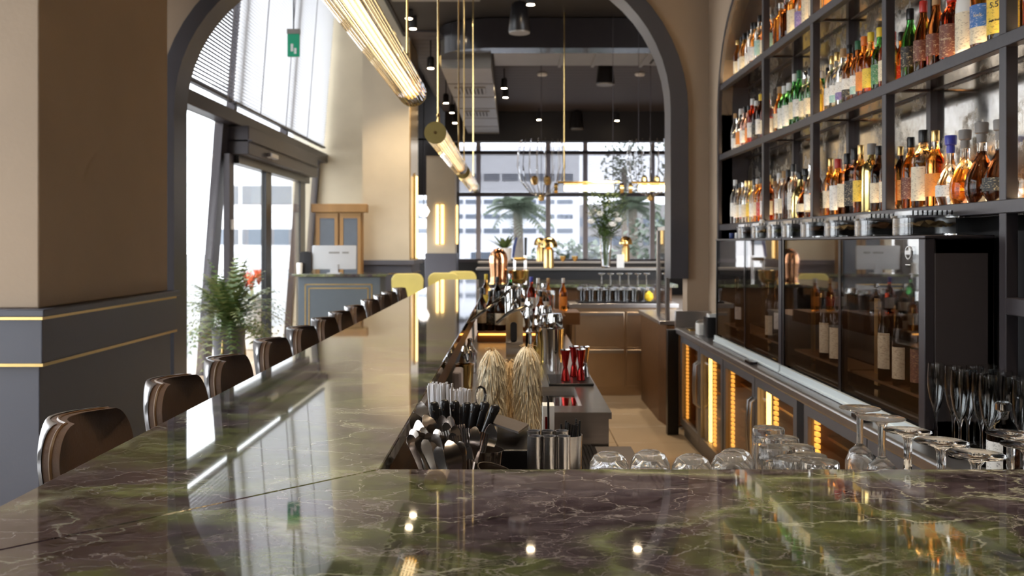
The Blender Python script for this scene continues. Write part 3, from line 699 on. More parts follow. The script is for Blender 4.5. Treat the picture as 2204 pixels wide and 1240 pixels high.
def bottle_meshes(shape, glass, label, cap, fill):
    key = (shape, glass, label, cap, fill)
    if key in _bc: return _bc[key]
    prof, sq, l0, l1, cr, c0, c1 = SH[shape]; md = modf(sq, prof)
    zf = prof[-1][1]*fill
    mats = [1 if prof[j][1] >= zf and G[glass].name != 'gold_bottle_metal' else 0 for j in range(len(prof)-1)]+[0]
    body = MB().lathe(prof, 20, mod=md, mats=mats).mesh('body', [G[glass], M['glass'] if fill < .95 else G[glass]])
    lm = None
    if label:
        mb = MB(); R = max(r for r,z in prof if l0 <= z+.05)
        ang = [PI*.5+PI*i/16 for i in range(17)] if sq != 5 else [PI*.78+PI*.44*i/8 for i in range(9)]
        def rr(a): return (R+.0008)*(md(a,3,0) if md else 1)
        two = '|' in label; names = label.split('|')
        zs = [l0,l1] if not two else [l0, l0+(l1-l0)*.42, l1]
        for q in range(len(zs)-1):
            mb.strip([(rr(a)*math.cos(a), rr(a)*math.sin(a), zs[q]) for a in ang], [(rr(a)*math.cos(a), rr(a)*math.sin(a), zs[q+1]) for a in ang], q)
        lm = mb.mesh('label', [LB[n] for n in (names[::-1] if two else names)])
    cm = None
    if cap:
        k = [(cr*.96,c0),(cr,c0+.003),(cr,c1-.003),(cr*.92,c1)] if shape != 'bulb' else [(cr*.75,c0),(cr*.8,c0+.02),(cr*.72,c0+.03),(cr*1.05,c0+.034),(cr*1.1,c1-.004),(cr,c1)]
        cm = MB().lathe(k, 14).mesh('cap', CAP[cap])
    _bc[key] = (body, lm, cm); return _bc[key]
def bottle(loc, shape, glass, label, cap, text, fill=1.0, s=1.0, group='bottles on the lit shelves', rz=0):
    t = thing('bottle', text, 'bottle', loc, rz, group); t.scale = (s,s,s)
    b, l, c = bottle_meshes(shape, glass, label, cap, fill)
    link('body', b, t)
    if l: link('paper_label', l, t)
    if c: link('cap', c, t)
    return t
GW = {'amber':'amber','dark':'dark','clear':'clear','green':'green','brown':'brown','gold':'golden','orange':'orange','honey':'honey coloured','red':'dark red','pink':'pale pink','teal':'pale teal','goldmetal':'shiny gold','white':'white'}
def row(level, y_far, y_near, specs, where, x=1.664, names=None):
    n = len(specs); y0, y1 = y_far+(.04 if y_far < 6 and 'edge' not in where else -.01), y_near+(.07 if 'edge' not in where else 0)
    for i, sp in enumerate(specs):
        shape, glass, label, cap = sp[:4]; fill = sp[4] if len(sp) > 4 else 1.0; s = sp[5] if len(sp) > 5 else 1.0
        y = y0+(y1-y0)*(i+.5)/n
        ROWS.setdefault((level,where),[]).append((y, max(r for r,z in SH[shape][0])*s))
        lw = (label.split('|')[0]+' label, ') if label else 'no label, '
        bottle((x+(s-1)*.055+random.uniform(-.003,.008), y+random.uniform(-.006,.006), LV[level]-.003 if level < 3 else 1.38), shape, glass, label, cap,
               f'{GW[glass]} bottle, {lw}{ORD[i]} from left, {where}', fill, s, rz=.12*random.uniform(-1,1)+.55)
ROWS = {}
# lowest shelf
row(0,3.91,3.05,[('round','amber','brown','black'),('stout','amber','cream','black',.55,1.1),('round','amber','orange','gold',.8,1.0),('bulb','clear','white','blue',.9,.95),('bulb','amber',None,'grey',.55,.98),('bulb','dark',None,'grey',.75,1.02),('bulb','dark','black','grey',.75,1.0)],'lowest shelf, nearest bay')
row(0,4.87,4.01,[('round','amber','cream','gold'),('stout','amber','white','red'),('square','brown','cream','black',1,1.05),('square','dark','black','black',1,1.1),('tall','honey','yellow','gold'),('stout','goldmetal',None,'grey',1,1.12),('round','dark','cream','black'),('round','amber','cream','gold')],'lowest shelf, second bay')
row(0,5.83,4.97,[('slim','clear','white','white'),('round','clear','cream','cork',.8),('round','dark',None,'black'),('tall','clear','white','black'),('squat','goldmetal',None,'black',1,1.1),('bulb','brown','cream','black',.8),('round','clear','white','silver'),('slim','dark','black','black')],'lowest shelf, third bay')
row(0,7.04,5.93,[('tall','clear','white','white',.6,1.02),('slim','clear','white','black'),('slim','honey','cream','black'),('slim','clear','white','silver'),('round','clear','cream','gold'),('slim','gold','yellow','gold'),('round','clear','white','black'),('slim','amber','cream','white'),('round','amber','red','black'),('slim','clear','white','red'),('round','brown','cream','gold')],'lowest shelf, far bay')
# middle shelf
row(1,3.91,3.05,[('tri','green','black','black'),('tri','brown','brown','red'),('tri','brown','brown','cork'),('stout','red','brown','red'),('stout','white','cream','white',1,1.1),('stout','amber','blue|cream','gold',1,1.1),('stout','dark','yellow','black',1,1.3)],'middle shelf, nearest bay')
row(1,4.87,4.01,[('round','clear','white','gold'),('round','clear','white|teal','gold'),('round','clear','white|purple','cork'),('round','brown','white|black','black'),('round','brown','white|teal','green'),('round','orange','orange','orange'),('round','honey','yellow','yellow'),('round','green','green','yellow'),('round','amber','cream','gold')],'middle shelf, second bay')
row(1,5.83,4.97,[('round','amber','cream','cork'),('stout','green','white','white'),('stout','green','white','white'),('tall','green','cream','white'),('tall','green','white','green'),('round','clear','cream','silver'),('round','clear','cream','black'),('slim','honey','yellow','gold')],'middle shelf, third bay')
row(1,7.04,5.93,[('slim','clear','white','cork'),('squat','clear','white','silver'),('round','clear','orange','white'),('round','pink','white','black'),('slim','orange','orange','black'),('tall','red','white','white'),('slim','dark','black','white'),('tall','dark','white','yellow'),('slim','red','cream','yellow'),('round','clear','white','white')],'middle shelf, far bay')
# top visible shelf
row(2,4.87,4.01,[('square','orange','orange','cork'),('square','orange',None,'gold'),('stout','honey','cream','gold'),('round','amber','white','black'),('round','clear','cream','gold'),('stout','amber','yellow','black')],'top shelf, second bay')
row(2,5.83,4.97,[('square','amber',None,'glass'),('square','brown',None,'glass'),('stout','amber','cream','white',1,1.15),('round','clear','purple','black'),('stout','honey','cream','gold',1,1.25),('round','amber','cream','black')],'top shelf, third bay')
row(2,6.95,5.93,[('slim','amber','cream','gold'),('slim','clear','white','black'),('round','honey','cream','black'),('slim','clear','white','black'),('tall','clear','white','black'),('round','amber','white','black'),('tall','clear','teal','black'),('slim','orange','cream','black'),('tall','clear','teal','white')],'top shelf, far bay')
row(0,2.94,2.5,[('bulb','dark','black','black',.8),('round','amber','cream','gold'),('round','clear','white','black')],'lowest shelf, right edge bay')
row(1,2.94,2.5,[('round','green','green','black'),('round','amber','cream','gold'),('round','amber','cream','black')],'middle shelf, right edge bay')
random.seed(31)
for (lv,where),fr in ROWS.items():
    if lv == 0 and 'nearest' in where or 'edge' in where: continue
    k = 0
    for (ya,ra),(yb,rb) in zip(fr[::1], fr[1::1]):
        if random.random() < .42 or max(ra,rb) > .045: continue
        sh = random.choice(['tall','slim','round','tall']); g = random.choice(['amber','clear','honey','brown','clear','dark','green']); l = random.choice(['cream','white','yellow','black','white','red']); c = random.choice(['black','gold','white','grey','red','cork'])
        bottle((1.745, (ya+yb)/2, LV[lv]-.003), sh, g, l, c, f'{GW[g]} bottle, {l} label, {ORD[k]} from left in back row, {where}', 1, .90, rz=.5); k += 1
tj = bottle((1.665,2.885,1.383),'square','dark','black','black','black labelled square whiskey bottle on the low shelf at the right edge',s=1.0,group='bottles on the lit shelves',rz=.6)

def text_mesh(body, size, m, name, R=None, ext=.0006):
    cu = bpy.data.curves.new('t', 'FONT'); cu.body = body; cu.size = size; cu.align_x = 'CENTER'; cu.align_y = 'CENTER'; cu.extrude = ext; cu.resolution_u = 3
    o = bpy.data.objects.new('t', cu); C.objects.link(o); dg = bpy.context.evaluated_depsgraph_get()
    me = bpy.data.meshes.new_from_object(o.evaluated_get(dg)); bpy.data.objects.remove(o); me.name = name; me.materials.clear(); me.materials.append(m)
    for v in me.vertices:          # wrap on a cylinder facing -x, letters upright
        x, y, z = v.co
        if R: a = PI + x/R; v.co = ((R+.0012+z)*math.cos(a), (R+.0012+z)*math.sin(a), y)
        else: v.co = (-z, -x, y)
    return me
INK = mat('print_ink',(.05,.035,.03),.6); INKC = mat('print_cream',(.72,.60,.42),.6); INKW = mat('print_white',(.8,.8,.8),.5)
for o in [o for o in bpy.data.objects if o.name.startswith('bottle') and o.get('label','').endswith('middle shelf, nearest bay')]:
    lb = o['label']
    if 'yellow label' in lb:
        link('lettering', text_mesh('WILSON', .020, INK, 'lettering', .042), o, loc=(0,0,.140)); link('lettering', text_mesh('5.5', .022, INK, 'lettering', .042), o, loc=(0,0,.105)); link('lettering', text_mesh('single malt', .008, INK, 'lettering', .042), o, loc=(0,0,.065))
    elif 'brown label' in lb or 'black label' in lb:
        link('lettering', text_mesh('distillery', .012, INKC, 'lettering', .041), o, loc=(0,0,.10))
    elif 'blue label' in lb: link('lettering', text_mesh('lock', .016, INKC, 'lettering', .042), o, loc=(0,0,.12))
link('lettering', text_mesh('OLD No 7', .012, INKW, 'lettering'), tj, loc=(-.0395,0,.12)); link('lettering', text_mesh('JACK', .018, INKW, 'lettering'), tj, loc=(-.0395,0,.095)); link('lettering', text_mesh('WHISKEY', .012, INKW, 'lettering'), tj, loc=(-.0395,0,.065))

# ------------------------------------------------------------------ back counter, wine fridges
BCZ, BX = .88, 1.31
t = tag(MB().prism([(BX,2.0),(BX,7.5),(1.595,7.5),(1.595,7.06),(1.655,7.06),(1.655,2.0)], 'z', BCZ-.05, BCZ).build('back_countertop', M['steeltop'], bevel=.012), 'long brushed steel back countertop under the wine dispensers', 'countertop')
sp = tag(B('splash_panel', M['steel'], [(BX+.0,1.59,7.5,7.53,BCZ-.05,BCZ+.13)], bevel=.004), 'steel upstand closing the far end of the back counter', 'splash panel')
def fridge(y0, y1, label, leds):
    t = thing('wine_fridge', label, 'fridge', (0,0,0), 0, 'glass door fridges under the back counter'); x = BX+.035; BK = 1.575
    mb = MB(); mb.box(x+.05,1.585,y0,y0+.03,.1,.828); mb.box(x+.05,1.585,y1-.03,y1,.1,.828); mb.box(1.56,1.585,y0,y1,.1,.828); mb.box(x+.05,1.585,y0,y1,.1,.14); mb.box(x+.05,1.585,y0,y1,.80,.828)
    mb.build('cabinet', M['walnut'], t, smooth=False)
    B('plinth', M['fridge'], [(x+.03,1.585,y0,y1,.012,.10)], t)
    ym = (y0+y1)/2
    for k,(a,b) in enumerate(((y0+.005,ym-.005),(ym+.005,y1-.005))):
        d = MB(); f = .055
        for q in ((a,a+f,.11,.825),(b-f,b,.11,.825),(a+f,b-f,.11,.11+f),(a+f,b-f,.825-f,.825)): d.box(x,x+.04,q[0],q[1],q[2],q[3])
        door = d.build('door', M['fridge'], t, smooth=False)
        B('pane', M['panefridge'], [(x+.015,x+.02,a+f,b-f,.11+f,.825-f)], door)
        hy = b-.028 if k == 0 else a+.028
        MB().tube([(x,hy,.70),(x-.03,hy,.68),(x-.036,hy,.58),(x-.036,hy,.50),(x-.03,hy,.40),(x,hy,.38)], .010, 8).build('handle', M['steel'], door)
    for yl,kind in leds:
        mm = MB()
        if kind == 'bar': mm.box(x+.03,x+.045,yl-.022,yl+.022,.17,.76)
        else:
            for q in range(22): mm.box(x+.03,x+.045,yl-.022,yl+.022,.17+q*.027,.187+q*.027)  # dots beside a bar are its reflection, put in as a glow
        mm.build('led_and_reflection', M['ledfridge'] if kind == 'bar' else M['amberglow'], t, smooth=False)
    for z in (.32,.50,.66): B('rack', M['walnut'], [(x+.10,1.56,y0+.03,y1-.03,z,z+.012)], t)
    return t
fridge(5.96,7.46,'grey glass door fridge with amber lights, farthest under the counter',((7.36,'dots'),(6.50,'bar'),(6.36,'dots')))
fridge(4.40,5.94,'grey glass door fridge with bright light bar, middle of the three',((5.84,'dots'),(5.02,'bar'),(4.88,'dots')))
fridge(2.76,4.30,'grey glass door fridge behind the crystal stem glasses, nearest',((4.22,'dots'),(3.50,'bar')))
ep = tag(B('end_panel', M['black'], [(1.245,1.335,7.48,7.56,.012,.86)], bevel=.004), 'black end post beside the farthest fridge', 'post')

# ------------------------------------------------------------------ wine dispensers on the back counter
DX, DZ0, DZ1 = 1.40, .885, 1.575
WB = SH['tall']
def dispenser(y0, y1, label, bots):
    t = thing('wine_dispenser', label, 'wine dispenser', (0,0,0), 0, 'wine dispensers on the back counter')
    mb = MB();  mb.box(DX+.03,1.63,y1-.035,y1,DZ0,DZ1); mb.box(1.61,1.63,y0,y1,DZ0,DZ1); mb.box(DX+.03,1.63,y0,y1,DZ1-.05,DZ1); mb.box(DX+.03,1.63,y0,y1,DZ0,DZ0+.07)
    mb.build('cabinet', M['blackgloss'], t, smooth=False)
    B('side_panel', M['sidepanel'], [(DX+.03,1.632,y0,y0+.035,DZ0,DZ1)], t, bevel=.003)
    B('added_glow', M['addedglow'], [(1.56,1.60,y0+.06,y1-.06,DZ1-.06,DZ1-.052)], t)  # hidden glow strips added to brighten the wine labels, no visible fixture
    B('added_glow', M['addedglow'], [(DX+.034,DX+.06,y0+.08,y1-.06,DZ0+.475,DZ0+.48)], t)
    B('top_plate', M['frame'], [(DX-.005,1.632,y0-.003,y1+.003,DZ1,DZ1+.012)], t, bevel=.003)
    B('end_frame', M['frame'], [(DX-.004,DX+.03,y0,y0+.05,DZ0+.04,DZ1)], t, bevel=.003)
    B('end_frame', M['black'], [(DX-.002,DX+.03,y1-.02,y1,DZ0+.04,DZ1)], t)
    ym = (y0+y1)/2
    B('divider', M['blackgloss'], [(DX,DX+.03,ym-.015,ym+.015,DZ0+.04,DZ1)], t)
    for a,b in ((y0+.05,ym-.015),(ym+.015,y1-.02)):
        B('pane', M['panedark'], [(DX+.002,DX+.008,a,b,DZ0+.05,DZ1-.002)], t)
        B('upper_panel', M['blackgloss'], [(DX+.012,DX+.03,a,b,DZ0+.46,DZ1-.004)], t)
        B('inner_rail', M['gold'], [(1.52,1.53,b-.10,b-.06,DZ0+.08,DZ0+.45)], t)
        B('inner_shelf', M['walnut'], [(DX+.05,1.60,a,b,DZ0+.12,DZ0+.13)], t)
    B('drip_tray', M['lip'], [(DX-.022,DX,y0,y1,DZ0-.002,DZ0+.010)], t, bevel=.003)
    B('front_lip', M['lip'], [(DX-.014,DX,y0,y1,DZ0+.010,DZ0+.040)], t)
    B('tray_notch', M['blackgloss'], [(DX-.08,DX-.04,(y0+ym)/2-.06,(y0+ym)/2+.06,DZ0-.002,DZ0+.012)], t)
    for k,(y,lab,h0,h1) in enumerate(bots):
        bt = bottle((1.475,y,DZ0+.132),'tall','dark',None,None,label[:0]+f'dark wine bottle with {lab} label, {ORD[k]} from left inside {"nearer" if y1 < 4.9 else "farther"} dispenser',group='wine bottles inside the dispensers')
        mb = MB(); ang = [PI*.55+PI*.9*i/14 for i in range(15)]
        mb.strip([(.0362*math.cos(a),.0362*math.sin(a),h0) for a in ang],[(.0362*math.cos(a),.0362*math.sin(a),h1) for a in ang]); mb.build('paper_label', LB[lab], bt)
        tp = MB().tube([(DX+.045,y-.005,DZ0+.44),(DX+.045,y-.005,DZ0+.39),(DX+.05,y,DZ0+.355),(DX+.06,y+.01,DZ0+.345)], .006, 8); tp.box(DX+.036,DX+.054,y-.02,y+.012,DZ0+.415,DZ0+.423)
        tp.build('tap', M['brass'], t)
    return t
d1 = dispenser(4.84,6.40,'dark glass wine dispenser with two doors, farther one',[(6.02,'white',.05,.13),(5.30,'cream',.02,.13),(5.12,'white',.07,.16),(4.98,'cream',.05,.14)])
d2 = dispenser(3.15,4.82,'dark glass wine dispenser beside the champagne flutes, nearer one',[(4.36,'cream',.03,.17),(4.22,'cream',.02,.16),(3.66,'cream',.05,.19),(3.52,'cream',.03,.15),(3.36,'brown',.04,.16)])
# round emblem on the nearer dispenser
em = MB(); ring = [(DX-.001,3.29+.022*math.cos(a),DZ1-.05+.022*math.sin(a)) for a in [2*PI*i/24 for i in range(25)]]
em.tube(ring, .0022, 6); em.box(DX-.003,DX,3.268,3.312,DZ1-.056,DZ1-.042); em.box(DX-.003,DX,3.272,3.308,DZ1-.094,DZ1-.090)
em.build('emblem', INKW, d2)
# containers on top
def container(y, fill, label, L=.30):
    t = thing('storage_box', label, 'container', (1.50,y,DZ1+.0125), 0, 'clear lidded boxes on the dispensers')
    x0,x1,y0,y1 = -.10,.075,0,L*.55
    mb = MB(); h=.062
    mb.prism(rrect(x0,x1,y0,y1,.018,3),'z',0,.006)
    o = rrect(x0,x1,y0,y1,.018,3); i_ = rrect(x0+.003,x1-.003,y0+.003,y1-.003,.016,3); n = len(o)
    vs = [(p[0],p[1],.006) for p in o]+[(p[0],p[1],h) for p in o]+[(p[0],p[1],.006) for p in i_]+[(p[0],p[1],h) for p in i_]
    fs = []
    for k in range(n):
        q=(k+1)%n; fs += [(k,q,n+q,n+k),(2*n+q,2*n+k,3*n+k,3*n+q),(n+k,n+q,3*n+q,3*n+k)]
    mb.add(vs, fs); mb.build('tub', M['plasticclear'], t)
    MB().prism(rrect(x0-.006,x1+.006,y0-.006,y1+.006,.02,3),'z',h+.001,h+.009).build('lid', M['plasticclear'], t)
    lt = MB()
    for k in range(9): lt.box(x0+.012+k*.0172,x0+.018+k*.0172,y0+.006,y1-.006,h+.009,h+.026)
    lt.build('lid_ribs', M['plasticclear'], t, smooth=False)
    if fill:
        g = MB(); nx,ny=10,8; random.seed(int(y*100))
        hz = [[.022+.030*random.random()*(1-abs(i/nx-.5)) for j in range(ny+1)] for i in range(nx+1)]
        vs = [(x0+.006+(x1-x0-.012)*i/nx, y0+.006+(y1-y0-.012)*j/ny, .007+hz[i][j]) for i in range(nx+1) for j in range(ny+1)]
        g.add(vs,[(i*(ny+1)+j,(i+1)*(ny+1)+j,(i+1)*(ny+1)+j+1,i*(ny+1)+j+1) for i in range(nx) for j in range(ny)])
        s = g.build('contents', fill, t); s['kind'] = 'stuff'
    return t
for k,(y,fl,w_) in enumerate(((3.28,M['sand'],'pale grain, nearest'),(3.66,M['spice'],'brown spice, second from the right'),(4.03,M['sand'],'tan powder, third from the right'),(4.38,M['spice'],'brown dried fruit, fourth from the right'),(4.70,None,'nothing visible, fifth from the right'),(4.98,M['leaf2'],'green herbs, sixth from the right'),(5.32,M['sand'],'amber grain, seventh from the right'),(5.66,M['spice'],'dark spice, farthest'))):
    container(y, fl, f'clear ribbed-lid box holding {w_} on the dispensers')
for k,(y,m_,lb) in enumerate(((6.2,'darkblue','small dark stopper on the far end of the dispensers'),(6.05,'white','small white pot on the far end of the dispensers'),(5.45,'white','slim white tube standing between the clear boxes'))):
    tag(MB().lathe([(.014,0),(.016,.004),(.016,.035 if k<2 else .10),(.012,.04 if k<2 else .11)],10,(1.46,y,DZ1+.0125)).build('small_pot', M[m_]), lb, 'pot')
# ------------------------------------------------------------------ glassware
def shell(outer, inner): return outer + inner[::-1]
def flute_mesh():
    o = [(0,0),(.034,0),(.035,.002),(.02,.006),(.0045,.014),(.0038,.09),(.006,.105),(.020,.15),(.028,.20),(.0285,.235),(.026,.275)]
    i = [(0,.112),(.010,.128),(.018,.15),(.0265,.20),(.027,.235),(.0248,.275)]
    return MB().lathe(shell(o,i), 18, close=False).mesh('flute', M['glass'])
fm = flute_mesh(); k = 0
FL = [(2015,3.12),(2052,3.05),(2083,2.98),(2112,2.90),(2066,2.94),(2098,3.06),(2130,2.99),(2160,2.93),(2145,3.08),(2178,2.81),(2200,2.735),(2128,2.83)]
for px,Y in FL:
    o = link('champagne_flute', fm, loc=((px-1104)*Y/F, Y, BCZ+.001)); k += 1
    tag(o, f'empty champagne flute on the steel back counter, {ORD[k-1]} of the cluster from the left', 'glass', 'champagne flutes beside the dispenser')
# work ledge for glasses behind the nearest top
t = thing('glass_ledge', 'pale ledge behind the nearest marble top carrying the upturned glasses', 'ledge')
B('ledge_board', M['white'], [(.12,.545,1.825,2.12,1.000,1.012)], t); B('ledge_board', M['white'], [(.56,1.24,1.825,2.56,.913,.925)], t)  # unseen boards coloured white to bounce light up into the glasses
for x in (.15,.5): B('bracket', M['blackmatt'], [(x-.012,x+.012,1.665,2.1,.97,.999)], t)
for x in (.6,1.2): B('bracket', M['blackmatt'], [(x-.012,x+.012,1.665,2.1,.88,.912)], t)
# round tumblers, upside down
o = [(.038,0),(.044,.018),(.0465,.045),(.043,.072),(.034,.090),(.020,.098),(0,.099)]; i = [(.036,0),(.042,.018),(.0443,.045),(.040,.068),(.028,.080),(0,.083)]
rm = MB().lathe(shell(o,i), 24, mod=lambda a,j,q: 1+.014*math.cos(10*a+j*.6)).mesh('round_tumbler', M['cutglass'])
for n_,(px,py,Y) in enumerate(((1311,973,2.02),(1399,970,2.02),(1489,979,2.0),(1573,974,2.02))):
    p = at(px,py,Y); ob = link('round_tumbler', rm, loc=(p.x,Y,1.0125)); ob.scale = (.97,.97,(p.z-1.0125)/.099)
    tag(ob, f'upturned round cut tumbler behind the marble edge, {ORD[n_]} from the left', 'glass', 'upturned round tumblers')
ob = link('round_tumbler', rm, loc=(.50,2.09,1.0125)); ob.scale = (.9,.9,.85); tag(ob, 'low upturned round tumbler half hidden beside the cut highballs', 'glass', 'upturned round tumblers')
# cut highballs, upside down
zs = [0,.012,.03,.05,.07,.09,.11,.128,.140,.150]
ho = [(.037,z) for z in zs]+[(.036,.156),(0,.157)]; hi = [(.031,0),(.030,.12),(.026,.130),(0,.132)]
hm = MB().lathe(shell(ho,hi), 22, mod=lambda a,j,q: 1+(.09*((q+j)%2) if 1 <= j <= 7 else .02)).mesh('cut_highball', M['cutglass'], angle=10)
for n_,(px,py,Y) in enumerate(((1654,920,2.42),(1683,941,2.28),(1715,960,2.17),(1740,979,2.07),(1764,992,1.98),(1672,962,2.12),(1705,985,2.02))):
    p = at(px,py,Y); ob = link('cut_highball', hm, loc=(p.x,Y,.9255)); ob.scale = (1.08,1.08,(p.z-.9255)/.157)
    tag(ob, f'upturned cut crystal tumbler in the staggered row, {ORD[n_]} counted from the far end', 'glass', 'upturned cut crystal tumblers')
# stem glasses, upside down: local z from 0 (rim) to 1 scaled
def stem_mesh(cut):
    o = [(.030,0),(.034,.02),(.034,.05),(.026,.075),(.014,.088),(.0085,.095),(.0078,.13),(.0085,.170),(.014,.180),(.036,.187),(.0515,.1895),(.053,.191),(.051,.1925),(.02,.1945),(0,.194)]
    i = [(.028,0),(.032,.02),(.032,.05),(.023,.07),(.008,.082),(0,.084)]
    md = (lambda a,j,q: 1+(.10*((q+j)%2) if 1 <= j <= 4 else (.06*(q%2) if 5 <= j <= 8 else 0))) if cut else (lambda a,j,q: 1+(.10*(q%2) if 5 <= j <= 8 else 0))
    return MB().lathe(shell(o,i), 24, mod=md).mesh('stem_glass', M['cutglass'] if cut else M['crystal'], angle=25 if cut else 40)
sm = [stem_mesh(True), stem_mesh(False)]
for n_,(px,py,Y,wd) in enumerate(((1851,877,2.50,87),(1898,898,2.34,98),(1954,926,2.20,99),(2026,949,2.03,111),(2101,976,1.885,121),(2175,932,2.16,100),(2212,956,2.02,110))):
    p = at(px,py,Y); ob = link('stem_glass', sm[0 if n_ < 2 else 1], loc=(p.x,Y,.9255)); s = wd*Y/F/.106; ob.scale = (s,s,(p.z-.9255)/.193)
    tag(ob, (f'upturned crystal stem glass, {ORD[n_]} in the row coming towards the camera' if n_ < 5 else ('upturned stem glass behind the row, before the dark decanter' if n_ == 5 else 'upturned stem glass cut off by the right picture edge')), 'glass', 'upturned crystal stem glasses')
# dark decanter with white label
t = thing('decanter', 'dark bottle with white label and silver collar by the champagne flutes', 'bottle', (1.425,2.70,BCZ+.001))
MB().lathe([(.040,0),(.043,.004),(.044,.12),(.040,.135)],24).build('body', G['dark'], t); MB().lathe([(.040,.135),(.030,.155),(.018,.175),(.016,.20)],20).build('neck', M['glass'], t)
MB().lathe([(.018,.19),(.022,.195),(.022,.212),(.018,.217)],16).build('collar', M['chrome'], t)
mb = MB(); ang = [PI*.72+PI*.62*i/12 for i in range(13)]; mb.strip([(.0447*math.cos(a),.0447*math.sin(a),.01) for a in ang],[(.0447*math.cos(a),.0447*math.sin(a),.105) for a in ang]); mb.build('paper_label', LB['white'], t)
# black caddy, napkins and glass pieces at the far end of the back counter
t = thing('bar_caddy', 'black napkin caddy at the far end of the steel counter', 'caddy', (1.46,6.72,BCZ+.001))
MB().prism(rrect(-.07,.07,-.07,.07,.01,2),'z',0,.145).build('box', M['black'], t); B('napkins', M['paper'], [(-.05,.05,-.05,.05,.145,.165)], t)
tag(B('napkin_stack', M['paper'], [(1.36,1.43,6.80,6.92,BCZ+.001,BCZ+.085)], bevel=.006), 'stack of white napkins beside the black caddy', 'napkins')
tag(B('napkin_stack', M['paper'], [(1.50,1.56,6.50,6.58,BCZ+.001,BCZ+.10)], bevel=.01), 'crumpled white napkin stack between caddy and dispenser', 'napkins')
tag(B('spice_tray', M['brass'], [(1.36,1.46,7.15,7.3,BCZ+.001,BCZ+.014)], bevel=.004), 'small brass tray on the far end of the steel counter', 'tray')
for n_,(x,y) in enumerate(((1.42,7.02),(1.48,6.98),(1.52,7.06))):
    ob = link('round_tumbler', rm, loc=(x,y,BCZ+.001)); tag(ob, f'small upturned glass behind the black caddy, {ORD[n_]} of three', 'glass', 'glasses behind the caddy')

# ------------------------------------------------------------------ partition cabinet beyond the counter end
t = thing('side_cabinet', 'brown cabinet with steel top and upright glass screen past the counter', 'cabinet')
MB().prism([(1.30,7.86),(1.27,8.1),(1.27,9.2),(1.7,9.2),(1.7,7.86)],'z',.012,.86).build('body', M['walnut'], t, smooth=False)
B('top', M['steel'], [(1.24,1.72,7.86,9.2,.865,.90)], t, bevel=.004)
B('screen_frame', M['steel'], [(1.30,1.33,8.35,8.42,.90,1.70),(1.30,1.33,7.88,7.93,.90,1.70),(1.30,1.33,7.88,8.42,1.67,1.70)], t); B('screen', M['panedark'], [(1.312,1.318,7.93,8.35,.90,1.67)], t)

# ------------------------------------------------------------------ steel return with drawers at the far end of the aisle
t = thing('steel_cabinet', 'warm lit stainless cabinet with four doors across the aisle end', 'cabinet')
B('carcass', M['steelwarm'], [(.60,1.66,9.44,9.94,.012,.90)], t); B('worktop', M['steel'], [(.57,1.68,9.40,9.945,.90,.945)], t, bevel=.004)
for x0,x1 in ((.63,1.13),(1.15,1.62)):
    for z0,z1 in ((.50,.86),(.11,.48)):
        d = B('door', M['steelwarm'], [(x0,x1,9.41,9.435,z0,z1)], t, bevel=.005); B('handle', M['steel'], [(x0+.01,x1-.01,9.395,9.41,z1-.035,z1-.01)], d)
B('plinth', M['blackmatt'], [(.60,1.66,9.46,9.9,.012,.1)], t)
gl = [(.030,0),(.034,.09),(.034,.11),(0,.112)]; gi = [(.028,0),(.031,.09),(0,.095)]
gm_ = MB().lathe(shell(gl,gi),14).mesh('stacked_glass', M['glass'])
tr = tag(B('glass_tray', M['black'], [(.66,1.52,9.43,9.80,.946,.962)]), 'low black tray of upturned glasses on the steel cabinet', 'tray')
n_ = 0
for r_ in range(3):
    for q in range(9):
        ob = link('stacked_glass', gm_, loc=(.71+q*.088,9.49+r_*.10,.9625)); ob.scale = (1.1,1.1,1.25); tag(ob, f'upturned clear glass on the tray, {ORD[q]} from left, {["front","middle","back"][r_]} row', 'glass', 'glasses on the far tray')
ws = [(.032,0),(.036,.03),(.030,.07),(.006,.09),(.004,.16),(.03,.17),(.032,.174),(0,.175)]; wm = MB().lathe(ws+[(0,.172)],14,close=False).mesh('wine_glass', M['glass'])
for q in range(6):
    ob = link('wine_glass', wm, loc=(.93+q*.095,9.75+(q%2)*.02,.9625)); ob.scale = (1.1,1.1,1.6); tag(ob, f'tall upturned wine glass above the tray, {ORD[q]} from left', 'glass', 'wine glasses on the far tray')
tag(MB().lathe([(0,0),(.02,.004),(.042,.03),(.046,.05),(.040,.08),(.018,.098),(.008,.108),(0,.11)],16,(1.385,9.46,.963)).build('lemon', M['yellow']), 'single yellow lemon beside the glasses on the steel cabinet', 'lemon')

# ------------------------------------------------------------------ bartender's station along the inside of the bar
t = thing('bar_station', 'stainless bar station with sunken ice well along the inside of the bar', 'bar station')
B('body', M['steel'], [(-.24,.36,3.49,8.9,.012,.90)], t); 
mb = MB(); mb.box(-.25,.37,3.48,3.62,.90,.925); mb.box(.27,.37,3.62,8.9,.90,.925); mb.box(-.25,-.10,3.62,8.9,.90,.925); mb.box(-.10,.27,4.10,8.9,.90,.925); mb.build('worktop', M['steel'], t, smooth=False)
B('ice_well', M['chrome'], [(-.10,.27,3.62,4.10,.86,.905)], t)
t = thing('lower_station', 'dark low worktop between the bar station and the marble edge', 'worktop')
B('worktop', M['cardboard'], [(-.24,.44,1.70,3.47,.78,.80)], t); B('body', M['blackmatt'], [(-.22,.40,1.72,3.46,.012,.78)], t)
mb = MB(); mb.box(.18,.30,2.9,3.40,.80,.815)
for q in range(8): mb.box(.19+q*.013,.195+q*.013,2.9,3.40,.815,.822)
tag(mb.build('ribbed_mat', M['black'], smooth=False), 'ribbed black rubber mat on the low worktop', 'mat')
